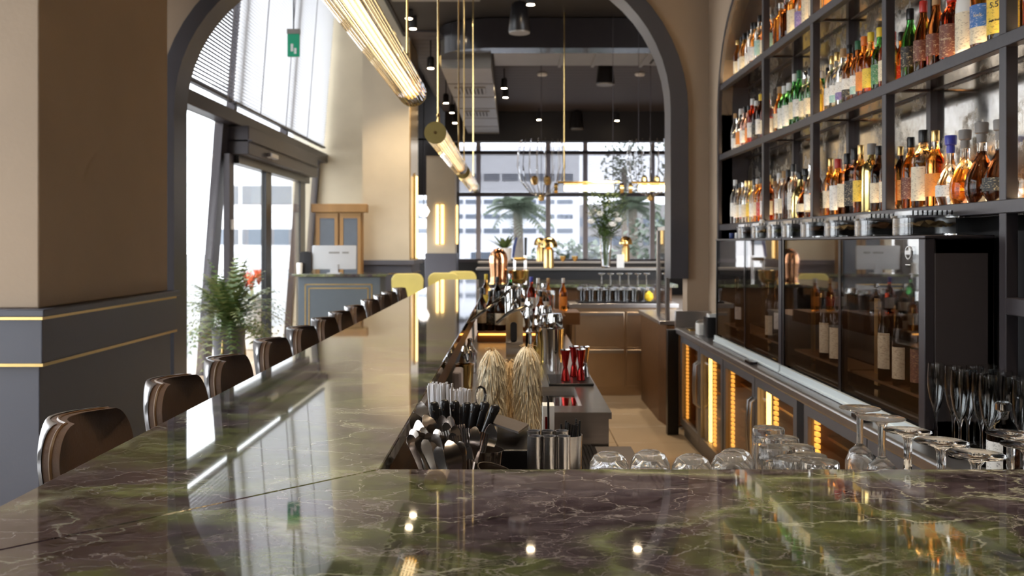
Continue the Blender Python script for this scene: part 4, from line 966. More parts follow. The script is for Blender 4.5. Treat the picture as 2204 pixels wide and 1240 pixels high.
# bottle well carrying the raffia covers
t = thing('bottle_well', 'steel well in which the raffia covered bottles stand', 'bottle well')
B('well', M['steel'], [(-.20,.13,2.86,3.30,.80,.93)], t, bevel=.005)
def raffia(px, py, Y, wpx, m, label, z0=.932):
    p = at(px,py,Y); R = wpx*Y/F/2; H = p.z-z0
    t = thing('raffia_cover', label, 'raffia cover', (p.x,Y,z0), 0, 'raffia covered bottles'); random.seed(int(px))
    MB().lathe([(R*.70,0),(R*.74,H*.6),(R*.70,H*.82),(R*.5,H*.94),(0,H*.985)],18).build('core', m, t)
    mb = MB()
    def surf(h):   # radius at height fraction
        return R*.78 if h < .80 else R*.78*math.sqrt(max(0.0,1-((h-.80)/.205)**2))
    for q in range(1100):
        a = random.uniform(0,2*PI); h0 = 1-random.random()**1.2*.85; ln = random.uniform(.12,.30); wd = random.uniform(.0009,.0018); tw = random.uniform(-.25,.25)
        pts = []
        for s in range(4):
            h = max(0.0,h0-ln*s/3); rr = surf(h)+.002+.014*(s/3)**1.3*random.uniform(.1,1.3)
            aa = a+tw*s/3*.5; pts.append((rr*math.cos(aa), rr*math.sin(aa), h*H, aa))
        vs = []
        for s,(x,y,z,aa) in enumerate(pts):
            k_ = wd*(1 if s < 3 else .3); vs += [(x-k_*math.sin(aa),y+k_*math.cos(aa),z),(x+k_*math.sin(aa),y-k_*math.cos(aa),z)]
        mb.add(vs,[(0,1,3,2),(2,3,5,4),(4,5,7,6)], (0,2,1,0,2)[q%5])
    o = mb.build('fringe', [m,M['raffia2'],M['raffia3'] if m is M['raffia'] else m], t, smooth=False); o['kind'] = 'stuff'
    tm = MB()
    for q in range(5):
        a = q*1.3; tm.tube([(0,0,H*.97),(.012*math.cos(a),.012*math.sin(a),H*1.02),(.030*math.cos(a),.030*math.sin(a),H*1.0)], .0012, 5)
    tm.build('tie', M['raffiadark'], t)
raffia(1060,752,2.98,58,M['raffia'],'cream raffia fringed bottle cover, left of three')
raffia(1135,745,3.02,60,M['raffia'],'cream raffia fringed bottle cover, tallest at the right')
raffia(1098,776,3.16,52,M['raffiadark'],'brown raffia fringed bottle cover standing behind the two cream ones')
# jiggers on a black mat
mt = tag(B('bar_mat', M['black'], [(.16,.36,4.12,4.42,.926,.936)], bevel=.003), 'small black bar mat under the red jiggers', 'mat')
jm = MB().lathe([(.020,0),(.021,.002),(.014,.045),(.009,.062),(.012,.075),(.022,.138),(.023,.142),(.021,.142),(.011,.08),(0,.078)],20,mats=[0]*5+[1]*5).mesh('jigger', [M['red'],M['chrome']])
js = MB().lathe([(.020,0),(.021,.002),(.014,.045),(.009,.062),(.012,.075),(.022,.138),(.023,.142),(.021,.142),(.011,.08),(0,.078)],20).mesh('jigger', M['chrome'])
for n_,(x,y,me) in enumerate(((.237,4.20,jm),(.285,4.34,jm),(.308,4.22,jm),(.335,4.32,js))):
    o = link('jigger', me, loc=(x,y,.9365)); tag(o, ['red metal double jigger, left of the group','red metal double jigger, behind the other two','red metal double jigger, right of the group','plain steel jigger behind the right red one'][n_], 'jigger', 'jiggers on the black mat')
# shaker tins
def tin(x,y,h,r,label,z=.926):
    t = thing('shaker_tin', label, 'shaker', (x,y,z), 0, 'steel shaker tins')
    MB().lathe([(r*.78,0),(r*.80,.004),(r,h*.97),(r*1.04,h*.985),(r*1.04,h),(r*.97,h),(r*.78,.01),(0,.01)],20).build('tin', M['chrome'], t)
    MB().lathe([(r*.70,h*.9),(r*.9,h*1.02),(r*.88,h*1.25),(r*.75,h*1.35),(0,h*1.35)],20).build('inner_tin', M['chrome'], t)
tin(.21,4.62,.21,.042,'tall polished shaker tin behind the red jiggers'); tin(.19,5.4,.20,.042,'tall polished shaker tin farther back on the station'); tin(.165,4.9,.19,.040,'polished shaker tin with an inset cup beside the press')
# citrus press
t = thing('citrus_press', 'chrome lever citrus press with angled handles on the station', 'citrus press', (0,4.6,.926))
MB().prism(rrect(-.03,.075,-.05,.05,.02,3),'z',0,.02).build('base', M['chrome'], t)
MB().prism(rrect(-.035,.05,0,.30,.035,5)+[],'y',.03,.055).build('column', M['chrome'], t)
MB().prism(rrect(-.013,.020,.14,.24,.015,4),'y',.022,.030).build('slot', M['black'], t)
MB().lathe([(.035,.26),(.04,.27),(.042,.40),(.038,.415),(0,.42)],20,(.0,.09,0)).build('head', M['chrome'], t)
MB().tube([(-.21,.02,.245),(-.06,.02,.36),(-.015,.05,.40)], .0085, 10).build('lever', M['chrome'], t)
MB().tube([(-.08,-.02,.24),(-.02,-.02,.29),(.07,-.02,.325)], .0085, 10).build('lever', M['chrome'], t)
MB().lathe([(.012,0),(.016,.01),(.012,.03),(0,.032)],10,(.085,-.02,.315)).build('knob', M['chrome'], t)
# copper mug, steel syrup cans
t = thing('metal_mug', 'hammered brass mug at the edge under the marble top', 'mug', (-.205,3.95,.926))
MB().lathe([(.028,0),(.032,.004),(.040,.115),(.042,.12),(.038,.12),(.03,.01),(0,.01)],18).build('mug', M['brass'], t); MB().lathe([(.022,.12),(.024,.13),(.014,.165),(.018,.175),(.010,.195),(0,.2)],12).build('lid', M['chrome'], t)
tag(MB().lathe([(.030,0),(.034,.004),(.036,.10),(.02,.12),(.012,.15),(.014,.165),(0,.17)],14,(-.21,4.55,.926)).build('oil_can', M['chrome']), 'small chrome can behind the brass mug', 'can')
tag(MB().prism(rrect(-.235,-.20,3.6,3.75,.01,2),'z',.926,1.06).build('folded_cloth', M['cloth'], bevel=.01), 'grey folded cloth hanging under the bar edge', 'cloth')
t = thing('syphon', 'chrome and olive cocktail syphon on the station', 'syphon', (.13,4.85,.926))
MB().lathe([(.022,0),(.024,.01),(.024,.10),(.014,.14),(.012,.17)],14).build('body', G['gold'], t); MB().lathe([(.012,.17),(.020,.19),(.018,.23),(.012,.24),(.018,.26),(.010,.30),(0,.305)],14).build('head', M['chrome'], t)
t = thing('bar_tap', 'tall chrome fitting with stacked collars behind the press', 'tap', (.09,5.3,.926))
MB().lathe([(.02,0),(.018,.12),(.026,.13),(.020,.17),(.030,.21),(.018,.25),(.024,.29),(.012,.32),(0,.325)],14).build('body', M['chrome'], t)
tag(B('order_slip', M['paper'], [(.05,.20,6.2,6.21,.93,1.04)]), 'white order slip standing on the station', 'paper')
# stepped bottle rack
t = thing('speed_rack', 'stepped wooden bottle rack lit from below at the bar inside', 'rack')
B('step', M['walnut'], [(-.23,.26,5.95,6.25,.926,.985)], t); B('step', M['walnut'], [(-.23,.36,6.35,6.9,.926,1.06)], t); B('step', M['walnut'], [(.10,.52,7.2,7.6,.926,1.02)], t)
B('glow_edge', M['amberglow'], [(-.22,.25,5.935,5.949,.97,.98)], t)
rk = [(-.205,6.1,.985,'tall','dark','cream','black'),(-.15,6.12,.985,'round','dark','black','black'),(-.085,6.1,.985,'round','dark','cream','black'),(-.03,6.12,.985,'round','brown','cream','gold'),(.10,6.1,.985,'squat','brown','cream','black'),(.18,6.1,.985,'round','amber','white','black'),
      (-.19,6.55,1.06,'tall','honey','yellow','yellow'),(-.11,6.6,1.06,'round','dark','black','black'),(-.02,6.6,1.06,'tall','green','green','silver'),(.05,6.55,1.06,'squat','clear','cream','silver'),(.13,6.6,1.06,'round','red','white','blue'),(.22,6.62,1.06,'squat','clear','white','silver'),
      (.20,7.4,1.02,'round','clear','white','white'),(.28,7.4,1.02,'round','amber','red','cork'),(.40,7.4,1.02,'round','orange','orange','white')]
for n_,(x,y,z,sh,g,l,c) in enumerate(rk):
    rn = 'front step' if n_ < 6 else ('upper step' if n_ < 12 else 'rear step'); kk = n_ if n_ < 6 else (n_-6 if n_ < 12 else n_-12)
    bottle((x,y,z), sh, g, l, c, f'{GW[g]} bottle with {l} label, {ORD[kk]} from left on the {rn} of the rack', .9, .85, 'bottles in the bar rack', rz=PI/2)
# clear jars and crushed glass near the bar end
for n_,(x,y) in enumerate(((.18,6.75),(.26,6.72),(-.14,7.3),(-.05,7.35),(.05,7.3),(.04,7.6),(-.19,7.6))):
    ob = link('stacked_glass', gm_, loc=(x,y,1.061 if y < 7 else .926)); ob.scale = (1.3,1.3,1.4 if y < 7 else 2.4); tag(ob, f'clear mixing glass near the bottle rack, {ORD[n_]} from the front', 'glass', 'mixing glasses near the rack')
t = thing('tablet_stand', 'black tilted order screen near the end of the bar', 'screen', (-.05,7.0,1.061))
MB().prism([(-.14,.05),(-.13,.13),(-.10,.15),(.12,.10),(.14,.07),(.14,.0),(-.14,.0)],'y',0,.03).build('panel', M['black'], t); B('foot', M['black'], [(-.05,.05,-.02,.08,0,.012)], t)
# copper dome, brass bowl, taps, lamps on the far counters
t = thing('copper_cloche', 'tall polished copper dome on the far end of the bar', 'cloche', (-.155,9.95,BZ+.001))
MB().lathe([(.085,0),(.09,.02),(.088,.10),(.098,.20),(.100,.27),(.085,.33),(.05,.37),(0,.385)],28).build('dome', M['copper'], t); MB().lathe([(.10,0),(.10,.014)],24).build('base', M['brass'], t)
t = thing('brass_bowl', 'deep brass champagne bowl beside the copper dome', 'bowl', (.06,9.98,BZ+.001))
MB().lathe([(.05,0),(.07,.01),(.10,.06),(.112,.14),(.116,.145),(.108,.145),(.095,.07),(0,.02)],28).build('bowl', M['brass'], t)
t = thing('beer_tap', 'chrome beer tap with dark upright handles behind the brass bowl', 'beer tap', (.06,10.35,BZ+.001))
MB().tube([(.08,0,0),(.08,0,.30)], .018, 12).build('column', M['chrome'], t); MB().tube([(-.05,0,.26),(.09,0,.26)], .02, 10).build('crossbar', M['brass'], t); MB().tube([(-.04,0,0),(-.04,0,.26)], .014, 10).build('column', M['chrome'], t)
MB().tube([(.08,-.03,.30),(.082,-.03,.50)], [.014,.017], 10).build('handle', M['black'], t); MB().tube([(-.06,-.03,.28),(-.045,-.03,.40),(-.02,-.03,.50)], [.014,.018,.012], 10).build('handle', M['darkblue'], t)
def mushroom(px, py, Y, h, z, label, s=1.0):
    t = thing('mushroom_lamp', label, 'table lamp', ((px-1104)*Y/F, Y, z))
    MB().lathe([(.062*s,0),(.062*s,h*.55),(.035*s,h*.68),(.03*s,h*.75)],20).build('base', M['gold'], t)
    MB().lathe([(.108*s,h*.66),(.110*s,h*.67),(.100*s,h*.82),(.07*s,h*.94),(.03*s,h*.99),(0,h)],24,close=False).build('shade', M['brass'], t)
    MB().lathe([(0,h*.74),(.03*s,h*.76),(.02*s,h*.82),(0,h*.84)],10).build('bulb', M['sconce'], t)
mushroom(1181,0,11.4,.38,1.2555,'brass mushroom table lamp on the nearer pale ledge')
mushroom(1163,0,15.35,.40,1.2555,'brass mushroom table lamp half hidden on the farther ledge')
mushroom(1347,0,15.35,.42,1.2555,'brass mushroom table lamp alone at the right of the farther ledge')
def leafblade(mb, base, d, ln, wd, droop, m=0, seg=4):
    d = Vector(d).normalized(); side = d.cross(Vector((0,0,1)))
    if side.length < 1e-3: side = Vector((1,0,0))
    side.normalize(); vs = []
    for s in range(seg+1):
        u = s/seg; p = Vector(base)+d*ln*u+Vector((0,0,-droop*u*u)); k_ = wd*math.sin(PI*min(.98,.12+.86*u))
        vs += [tuple(p-side*k_), tuple(p+side*k_)]
    mb.add(vs,[(2*s,2*s+1,2*s+3,2*s+2) for s in range(seg)], m)
# flower vase
t = thing('flower_vase', 'tall glass vase of white flowers and dark greenery on the nearer ledge', 'vase', (1.14,11.42,1.2555)); random.seed(3)
MB().lathe([(.05,0),(.055,.01),(.075,.36),(.09,.40),(.086,.40),(.07,.35),(.045,.02),(0,.02)],20).build('vase', M['glass'], t)
mb = MB()
for q in range(26):
    a = random.uniform(0,2*PI); R = random.uniform(.05,.30); mb.tube([(.02*math.cos(a),.02*math.sin(a),.03),(.04*math.cos(a),.04*math.sin(a),.38),(R*math.cos(a),R*math.sin(a),random.uniform(.5,.92))], .004, 5)
mb.build('stems', M['leaf'], t)['kind'] = 'stuff'
mb = MB()
for q in range(1000):
    a = random.uniform(0,2*PI); R = random.uniform(.02,.28); z = random.uniform(.36,.92); R *= .4+.6*(z-.3)/.6
    leafblade(mb,(R*math.cos(a),R*math.sin(a),z),(math.cos(a),math.sin(a),random.uniform(-.3,.8)),random.uniform(.07,.14),.013,.02,seg=2)
mb.build('foliage', M['leaf'], t, smooth=False)['kind'] = 'stuff'
for q in range(9):
    a = random.uniform(0,2*PI); R = random.uniform(.08,.24)
    MB().lathe([(0,0),(.03,.01),(.042,.035),(.03,.06),(0,.065)],9,(R*math.cos(a)-.06,R*math.sin(a)-.05,random.uniform(.48,.66)),mod=lambda a_,j,i: 1+.2*math.cos(5*a_)).build('blossom', M['petal'], t)
# agave pot on farther ledge
t = thing('potted_plant', 'spiky green plant in a white pot on the farther ledge', 'plant', (-.14,15.4,1.2555))
MB().lathe([(.09,0),(.11,.01),(.12,.22),(.11,.22),(.09,.02),(0,.02)],16).build('pot', M['white'], t); MB().lathe([(.108,.18),(0,.19)],14,close=False).build('soil', M['spice'], t)
mb = MB()
for q in range(16):
    a = 2*PI*q/16+random.uniform(-.2,.2); leafblade(mb,(0,0,.19),(math.cos(a),math.sin(a),random.uniform(.5,1.8)),random.uniform(.28,.42),.035,.06)
mb.build('foliage', M['leaf'], t)['kind'] = 'stuff'
tag(MB().lathe([(.02,0),(.022,.006),(.05,.05),(.05,.09)],14,(.82,15.3,1.2555)).build('candle_holder', M['brass']), 'little brass candle holder on the farther ledge, left of a pair', 'candle holder')
tag(MB().lathe([(.02,0),(.022,.006),(.05,.05),(.05,.09)],14,(1.02,15.3,1.2555)).build('candle_holder', M['brass']), 'little brass candle holder on the farther ledge, right of a pair', 'candle holder')
tag(B('menu_card', M['paper'], [(1.27,1.36,11.36,11.37,1.2555,1.42)]), 'white menu card standing beside the flower vase', 'menu card')
# yellow chairs beyond the bar end
for n_,(x,y) in enumerate(((-1.52,13.2),(-1.02,13.5),(-.80,14.3))):
    t = thing('yellow_chair', f'yellow upholstered bar chair beyond the bar end, {ORD[n_]} from left', 'bar stool', (x,y,0), 0, 'yellow chairs beyond the bar')
    MB().prism(rrect(-.21,.21,-.2,.2,.06,4),'z',.70,.78).build('seat', M['yellowchair'], t, bevel=.015)
    MB().prism([(-.22,.78),(-.23,1.02)]+arc(-.13,1.02,.10,180,90,5)+arc(.13,1.02,.10,90,0,5)+[(.23,1.02),(.22,.78)],'y',.17,.22).build('backrest', M['yellowchair'], t, bevel=.012)
    for sx in (-.17,.17):
        for sy in (-.16,.16): MB().tube([(sx,sy,.70),(sx*1.15,sy*1.15,0)], .012, 6).build('leg', M['black'], t)
# ------------------------------------------------------------------ cutlery corner
t = thing('cutlery_ledge', 'dark ledge in the bar corner under the cutlery cups', 'ledge')
B('board', M['blackmatt'], [(-.252,.118,1.825,2.78,.90,.912)], t); B('support', M['blackmatt'], [(-.252,-.24,1.825,2.78,.80,.90)], t)
LZ = .9125
def aim(o, p, q, roll=0):      # local +z from p to q, broad face turned to the camera
    p, q = Vector(p), Vector(q); z = (q-p).normalized(); y = Vector((0,-1,.15)); x = y.cross(z).normalized(); y = z.cross(x)
    m = Matrix((x,y,z)).transposed() @ Matrix.Rotation(roll,3,'Z'); o.matrix_world = Matrix.Translation(p) @ m.to_4x4()
def blade(prof, th, name, m, curve=0):   # flat outline: (z, half width, y offset)
    mb = MB(); vs = []; n = len(prof)
    for z,hw,yo in prof: vs += [(-hw,yo-th,z),(0,yo-th*1.5,z),(hw,yo-th,z),(hw,yo+th,z),(0,yo+th*.8,z),(-hw,yo+th,z)]
    fs = [tuple(range(6)), tuple(reversed(range(6*n-6,6*n)))]
    for k in range(n-1):
        for i in range(6): fs.append((k*6+i,k*6+(i+1)%6,(k+1)*6+(i+1)%6,(k+1)*6+i))
    return mb.add(vs,fs).mesh(name, m, angle=60)
hand = blade([(0,.004,0),(.05,.0035,0),(.10,.0045,.001),(.14,.0075,.002),(.165,.0105,.0015),(.178,.0105,0),(.186,.0075,0),(.190,.002,0)], .0014, 'handle', M['oldsilver'])
bowl = blade([(0,.0035,0),(.08,.003,0),(.115,.004,0),(.128,.010,.004),(.145,.0160,.009),(.163,.0178,.011),(.180,.0145,.008),(.192,.007,.002),(.196,.002,0)], .0011, 'spoon_bowl', M['oldsilver'])
def fork_mesh():
    mb = MB(); mb.tube([(0,0,0),(0,0,.09),(0,.002,.12)], [.003,.003,.004], 6)
    mb.box(-.010,.010,.001,.004,.118,.145)
    for k in range(4): mb.box(-.0105+k*.0058,-.0075+k*.0058,.0,.003,.145,.188)
    return mb.mesh('fork_head', M['oldsilver'])
forkm = fork_mesh()
CU = [  # kind, top px,py, Y, foot px
 ('bowl',890,893,2.14,948),('bowl',906,868,2.20,958),('bowl',914,897,2.10,968),('hand',886,922,2.02,925),('hand',893,925,2.05,938),('hand',908,918,2.05,944),('hand',905,930,1.99,944),('hand',919,930,1.98,962),
 ('fork',930,903,2.10,978),('hand',948,893,2.14,998),('hand',966,894,2.16,1004),('hand',938,922,2.06,974),('fork',955,925,2.02,985),('bowl',966,952,1.93,990),('hand',990,948,1.97,1002),('hand',976,915,2.08,1008),('hand',926,950,1.95,955),
 ('fork',992,910,2.12,1006),('fork',1001,918,2.08,1012),('fork',1012,920,2.10,1010),('bowl',1023,922,2.09,1008),('fork',1036,926,2.10,1012),('fork',1045,928,2.12,1018),('bowl',1057,916,2.14,1026),('hand',900,945,1.97,940),('hand',946,935,2.0,980),
 ('hand',880,934,1.96,916),('hand',898,938,1.94,936),('hand',912,944,1.93,946),('hand',934,932,1.97,966),('hand',957,908,2.09,996),('hand',972,930,2.0,994),('fork',982,934,2.0,996),('hand',924,912,2.08,966),('bowl',900,908,2.09,946),('hand',940,960,1.91,962)]
cnt = {}
for kd,px,py,Y,fx in CU:
    top = at(px,py,Y); foot = at(fx,1040,Y*.985); d = (top-foot).normalized(); L = .192; p = top-d*L
    me = {'bowl':bowl,'hand':hand,'fork':forkm}[kd]
    nm = {'bowl':'table_spoon','hand':'tea_spoon','fork':'table_fork'}[kd]; cnt[kd] = cnt.get(kd,0)+1
    o = link(nm, me); aim(o, p, top, random.uniform(-.5,.5))
    k_ = ORD[cnt[kd]-1]
    tag(o, {'bowl':f'worn steel spoon with its bowl up in the cutlery heap, {k_} counted','hand':f'worn steel cutlery handle leaning in the heap, {k_} counted from the left edge','fork':f'worn steel fork with tines up in the cutlery heap, {k_} counted'}[kd], {'bowl':'spoon','hand':'spoon','fork':'fork'}[kd], 'cutlery heap in the bar corner')
kb = blade([(-.10,.001,0),(-.08,.006,0),(-.01,.009,0),(0,.009,0)], .0008, 'blade', M['oldsilver'])
mb = MB(); pr = []
for z,hw,th in ((0,.008,.0055),(.012,.0105,.007),(.05,.0098,.0075),(.085,.0108,.008),(.102,.0128,.008),(.110,.0115,.007),(.114,.006,.004)):
    pr.append([(hw*math.cos(a)+.0025*math.sin(z*40),th*math.sin(a),z) for a in [2*PI*i/12 for i in range(12)]])
vs = [v for r in pr for v in r]; fs = [(k*12+i,k*12+(i+1)%12,(k+1)*12+(i+1)%12,(k+1)*12+i) for k in range(6) for i in range(12)]+[tuple(range(12)),tuple(range(72,84))]
kh = mb.add(vs,fs).mesh('handle', mat('knife_handle',(.018,.017,.018),.22,var=.1), angle=60)
rv = MB().tube([(0,-.0086,0),(0,.0086,0)], .0028, 10).mesh('rivet', M['oldsilver'])
for n_,(px,py,Y,fx,fy) in enumerate(((930,866,2.30,952,962),(953,861,2.32,976,962),(976,863,2.32,990,962),(1003,866,2.32,1003,965),(1021,867,2.30,1012,965),(1043,864,2.30,1024,960),(1066,871,2.26,1038,955),(990,872,2.36,997,965),(941,878,2.38,962,960))):
    t = thing('steak_knife', f'black riveted steak knife in the fan of handles, {ORD[n_]} of nine', 'knife', group='steak knives in the bar corner')
    top = at(px,py,Y); ft = at(fx,fy,Y); d = (top-ft).normalized(); p = top-d*.114; aim(t, p, top, random.uniform(-.3,.3))
    link('handle', kh, t); link('blade', kb, t)
    for z in (.022,.055,.092): link('rivet', rv, t, loc=(.002,0,z))
# cups
def cup(loc, r, h, m, label, tilt=(0,0,0), name='cutlery_cup', cat='cup'):
    o = MB().lathe([(r*.82,0),(r*.85,.003),(r*.98,h*.95),(r*1.03,h),(r*.97,h),(r*.80,.008),(0,.008)],28).build(name, m); o.location = loc; o.rotation_euler = tilt
    return tag(o, label, cat)
cup((-.082,1.965,.935),.042,.155,M['oldsilver'],'tilted bronze toned cup at the front of the cutlery heap',(0.10,.32,0))
cup((-.075,2.13,LZ+.001),.045,.175,M['oldsilver'],'steel cup holding forks behind the tilted cup',(0,.05,0))
cup((-.17,2.05,LZ+.001),.050,.11,M['blackmatt'],'dark cup buried under the leaning spoons')
cup((-.115,2.30,LZ+.001),.062,.16,M['blackmatt'],'dark tub holding the steak knives')
t = thing('ice_tongs', 'bright chrome tongs standing behind the steak knives', 'tongs')
ps = [at(1027,880,2.42),at(1025,850,2.42),at(1028,836,2.42),at(1035,832,2.42),at(1042,836,2.42),at(1045,850,2.42),at(1040,880,2.42)]
MB().tube(ps, .0035, 8).build('loop', M['chrome'], t)
MB().tube([at(1027,880,2.42),at(1018,960,2.42)], .0035, 8).build('arm', M['chrome'], t); MB().tube([at(1040,880,2.42),at(1036,960,2.42)], .0035, 8).build('arm', M['chrome'], t)
# straws
sm_ = MB().lathe([(.0032,0),(.0032,.20),(.0024,.20),(.0024,0)],10,close=False).mesh('drinking_straw', M['straw']); random.seed(5)
for cx,cy,zt,lb,n in ((at(947,0,2.56).x,2.56,1.175,'frosted straw in the left bundle behind the knives',22),(at(992,0,2.62).x,2.62,1.15,'frosted straw in the right bundle behind the knives',24)):
    cup((cx,cy,LZ+.001),.040,.12,M['plasticclear'],f'clear cup holding the {lb.split(" in the ")[1].split(" bundle")[0]} straw bundle')
    for q in range(n):
        a = q*2.4; R = .032*math.sqrt((q+.5)/n); o = link('drinking_straw', sm_, loc=(cx+R*math.cos(a),cy+R*math.sin(a),zt-.20-.004*random.random()), rot=(random.uniform(-.05,.05),random.uniform(-.05,.05),0))
        tag(o, lb, 'straw', lb.split(' in the ')[1])
# black caddy with slanted lid
t = thing('napkin_caddy', 'black bar caddy with a slanted brown lid beside the cutlery', 'caddy')
B('box', M['black'], [(-.045,.045,2.20,2.50,LZ+.001,1.070)], t, bevel=.004)
c4 = [at(1066,893,2.52),at(1138,917,2.44),at(1116,934,2.22),at(1060,915,2.26)]
MB().add([tuple(v) for v in c4]+[tuple(v+Vector((0,0,.005))) for v in c4],[(0,1,2,3),(7,6,5,4),(0,4,5,1),(1,5,6,2),(2,6,7,3),(3,7,4,0)]).build('lid', M['cardboard'], t, smooth=False)
# steel tubes
tm = MB().lathe([(.0145,0),(.0152,.002),(.0152,.212),(.0158,.2145),(.0138,.2145),(.0138,.01),(0,.01)],20).mesh('steel_tube', M['steel'])
for n_,(px,py,Y) in enumerate(((1152,936,2.08),(1182,936,2.08),(1213,936,2.08),(1149,931,2.14),(1179,929,2.14),(1209,931,2.14))):
    p = at(px,py,Y); o = link('steel_tube', tm, loc=(p.x,Y,LZ+.001)); tag(o, f'slim brushed steel tube, {ORD[n_%3]} from left in the {"front" if n_ < 3 else "back"} row beside the caddy', 'tube', 'steel tubes')
cc = cup((at(1226,0,2.22).x,2.22,.802),.030,.30,M['steel'],'tapered steel cup full of short black straws')
sb = MB().lathe([(.0022,0),(.0022,.14)],8).mesh('black_straw', M['black'])
for q in range(14):
    a = q*2.4; R = .024*math.sqrt((q+.5)/14); o = link('black_straw', sb, loc=(cc.location.x+R*math.cos(a),2.22+R*math.sin(a),.985+.012*random.random()), rot=(random.uniform(-.12,.12),random.uniform(-.12,.12),0)); tag(o,'short black cocktail straw in the tapered steel cup','straw','black straws in the steel cup')
o = MB().tube([Vector((at(1182,0,2.36).x,2.36,LZ+.001)),at(1180,860,2.36),at(1177,852,2.36)], [.0028,.0028,.002], 8).build('bar_spoon', M['black']); tag(o, 'thin dark bar spoon handle standing upright behind the steel tubes', 'bar spoon')
t = thing('sachet_box', 'small white printed sachet box behind the steel tubes', 'box', (.088,2.60,LZ+.001)); B('box', M['paper'], [(-.004,.028,0,.06,0,.19)], t); B('print', M['red'], [(.002,.012,-.001,0,.12,.16)], t)
sp_ = tag(B('corner_panel', M['walnut'], [(XR-.03,XR-.026,YI+.02,3.4,.80,BZ-.10)]), 'brown wood lining below the inner edge of the long bar top', 'panel')

# ------------------------------------------------------------------ entrance: host stand, cabinet, computer, plants
t = thing('host_stand', 'slate painted host desk with brass line frame and dark top', 'host desk', (-2.53,13.8,0))
B('body', M['navy'], [(-.66,.56,0,.6,.02,1.06)], t, bevel=.006); B('top', M['marble'], [(-.74,.66,-.06,.66,1.06,1.10)], t, bevel=.004)
for q,e in enumerate((.0,.055)):
    mb = MB(); x0,x1,z0,z1 = -.56+e,.44-e,.15+e,.95-e; w_=.014
    mb.box(x0,x1,-.006,.002,z1-w_,z1); mb.box(x0,x1,-.006,.002,z0,z0+w_); mb.box(x0,x0+w_,-.006,.002,z0,z1); mb.box(x1-w_,x1,-.006,.002,z0,z1); mb.build('brass_frame', M['gold'], t, smooth=False)
t = thing('desktop_computer', 'silver all in one computer seen from behind on the host desk', 'computer', (-2.69,14.0,1.101))
MB().prism(rrect(-.33,.33,.06,.42,.02,3),'y',-.012,.018).build('display', M['screen'], t, bevel=.006); B('vent', M['duct'], [(-.08,.08,-.016,-.011,.30,.325)], t); B('vent', M['duct'], [(.12,.22,-.016,-.011,.30,.325)], t); B('stand', M['screen'], [(-.06,.06,-.03,.0,0,.14),(-.10,.10,-.08,.1,0,.01)], t)
t = thing('card_terminal', 'black telephone and white cup on the left of the host desk', 'phone', (-3.13,13.95,1.101))
MB().prism(rrect(-.07,.10,0,.33,.05,4),'y',0,.10).build('body', M['black'], t); MB().lathe([(.04,0),(.045,.15),(.04,.16)],14,(-.06,-.06,0)).build('cup', M['paper'], t)
t = thing('oak_cabinet', 'oak display cabinet with two glazed doors behind the host desk', 'cabinet', (-2.79,15.0,0))
fx = MB(); 
B('carcass', M['wood'], [(-.40,.36,0,.12,.02,2.12)], t); B('cornice', M['wood'], [(-.46,.44,-.06,.12,2.05,2.19)], t, bevel=.012)
for x0,x1 in ((-.38,-.03),(.0,.34)):
    mb = MB(); f=.055; mb.box(x0,x0+f,-.03,0,.9,2.04); mb.box(x1-f,x1,-.03,0,.9,2.04); mb.box(x0+f,x1-f,-.03,0,1.96,2.04); mb.box(x0+f,x1-f,-.03,0,.9,.98); d = mb.build('door', M['wood'], t, smooth=False)
    B('pane', M['bwin'], [(x0+f,x1-f,-.018,-.01,.98,1.96)], d)
# fern on a stand
def fern(name, label, loc, n, R, H, zc, pot, seed, m1, m2):
    random.seed(seed); t = thing(name, label, 'plant', loc)
    MB().lathe([(.12,zc-.32),(.15,zc-.31),(.17,zc-.02),(.18,zc),(.15,zc),(0,zc-.03)],20).build('pot', pot, t)
    for q in range(3):
        a = q*2.1+.4; MB().tube([(.15*math.cos(a),.15*math.sin(a),zc-.1),(.20*math.cos(a),.20*math.sin(a),0)], .011, 8).build('stand_leg', M['gold'], t)
    mb = MB()
    for q in range(n):
        a = random.uniform(0,2*PI); el = random.uniform(.15,1.35); L = random.uniform(.6,1.0)*R*1.5; b = Vector((0,0,zc)); d = Vector((math.cos(a)*math.cos(el),math.sin(a)*math.cos(el),math.sin(el)*H))
        prev = None; k_ = 11; mm = 0 if random.random() < .45 else 1
        side = d.cross(Vector((0,0,1))).normalized()
        for s in range(1,k_+1):
            u = s/k_; p = b+d*L*u+Vector((0,0,-.75*L*u*u*(.4+.6*math.cos(el))))
            w2 = .085*R*1.4*math.sin(PI*(.1+.85*u)); tdir = (d+Vector((0,0,-1.5*u*(.4+.6*math.cos(el))))).normalized()
            for sgn in (-1,1):
                q1 = p+tdir*.018; q2 = p-tdir*.012; tip = p+side*sgn*w2+tdir*.03+Vector((0,0,-.01)); mb.add([tuple(q1),tuple(q2),tuple(tip)],[(0,1,2)],mm)
    mb.build('fronds', [m1,m2], t, smooth=False)['kind'] = 'stuff'
    return t
fern('potted_fern','bushy green fern on a brass stand by the entrance window',(-2.95,9.65,0),230,.60,1.3,.68,M['panel'],11,M['leaf'],M['leaf2'])
t = thing('bromeliad', 'orange flowering plant in a cream pot seen through the door glass', 'plant', (-3.85,13.7,0))
MB().lathe([(.15,0),(.17,.01),(.19,.75),(.17,.75),(0,.7)],18).build('pot', M['petal'], t); mb = MB(); random.seed(4)
for q in range(34):
    a = random.uniform(0,2*PI); leafblade(mb,(0,0,.7),(math.cos(a),math.sin(a),random.uniform(.4,1.4)),random.uniform(.3,.5),.03,.18)
mb.build('leaves', M['leaf2'], t)['kind'] = 'stuff'
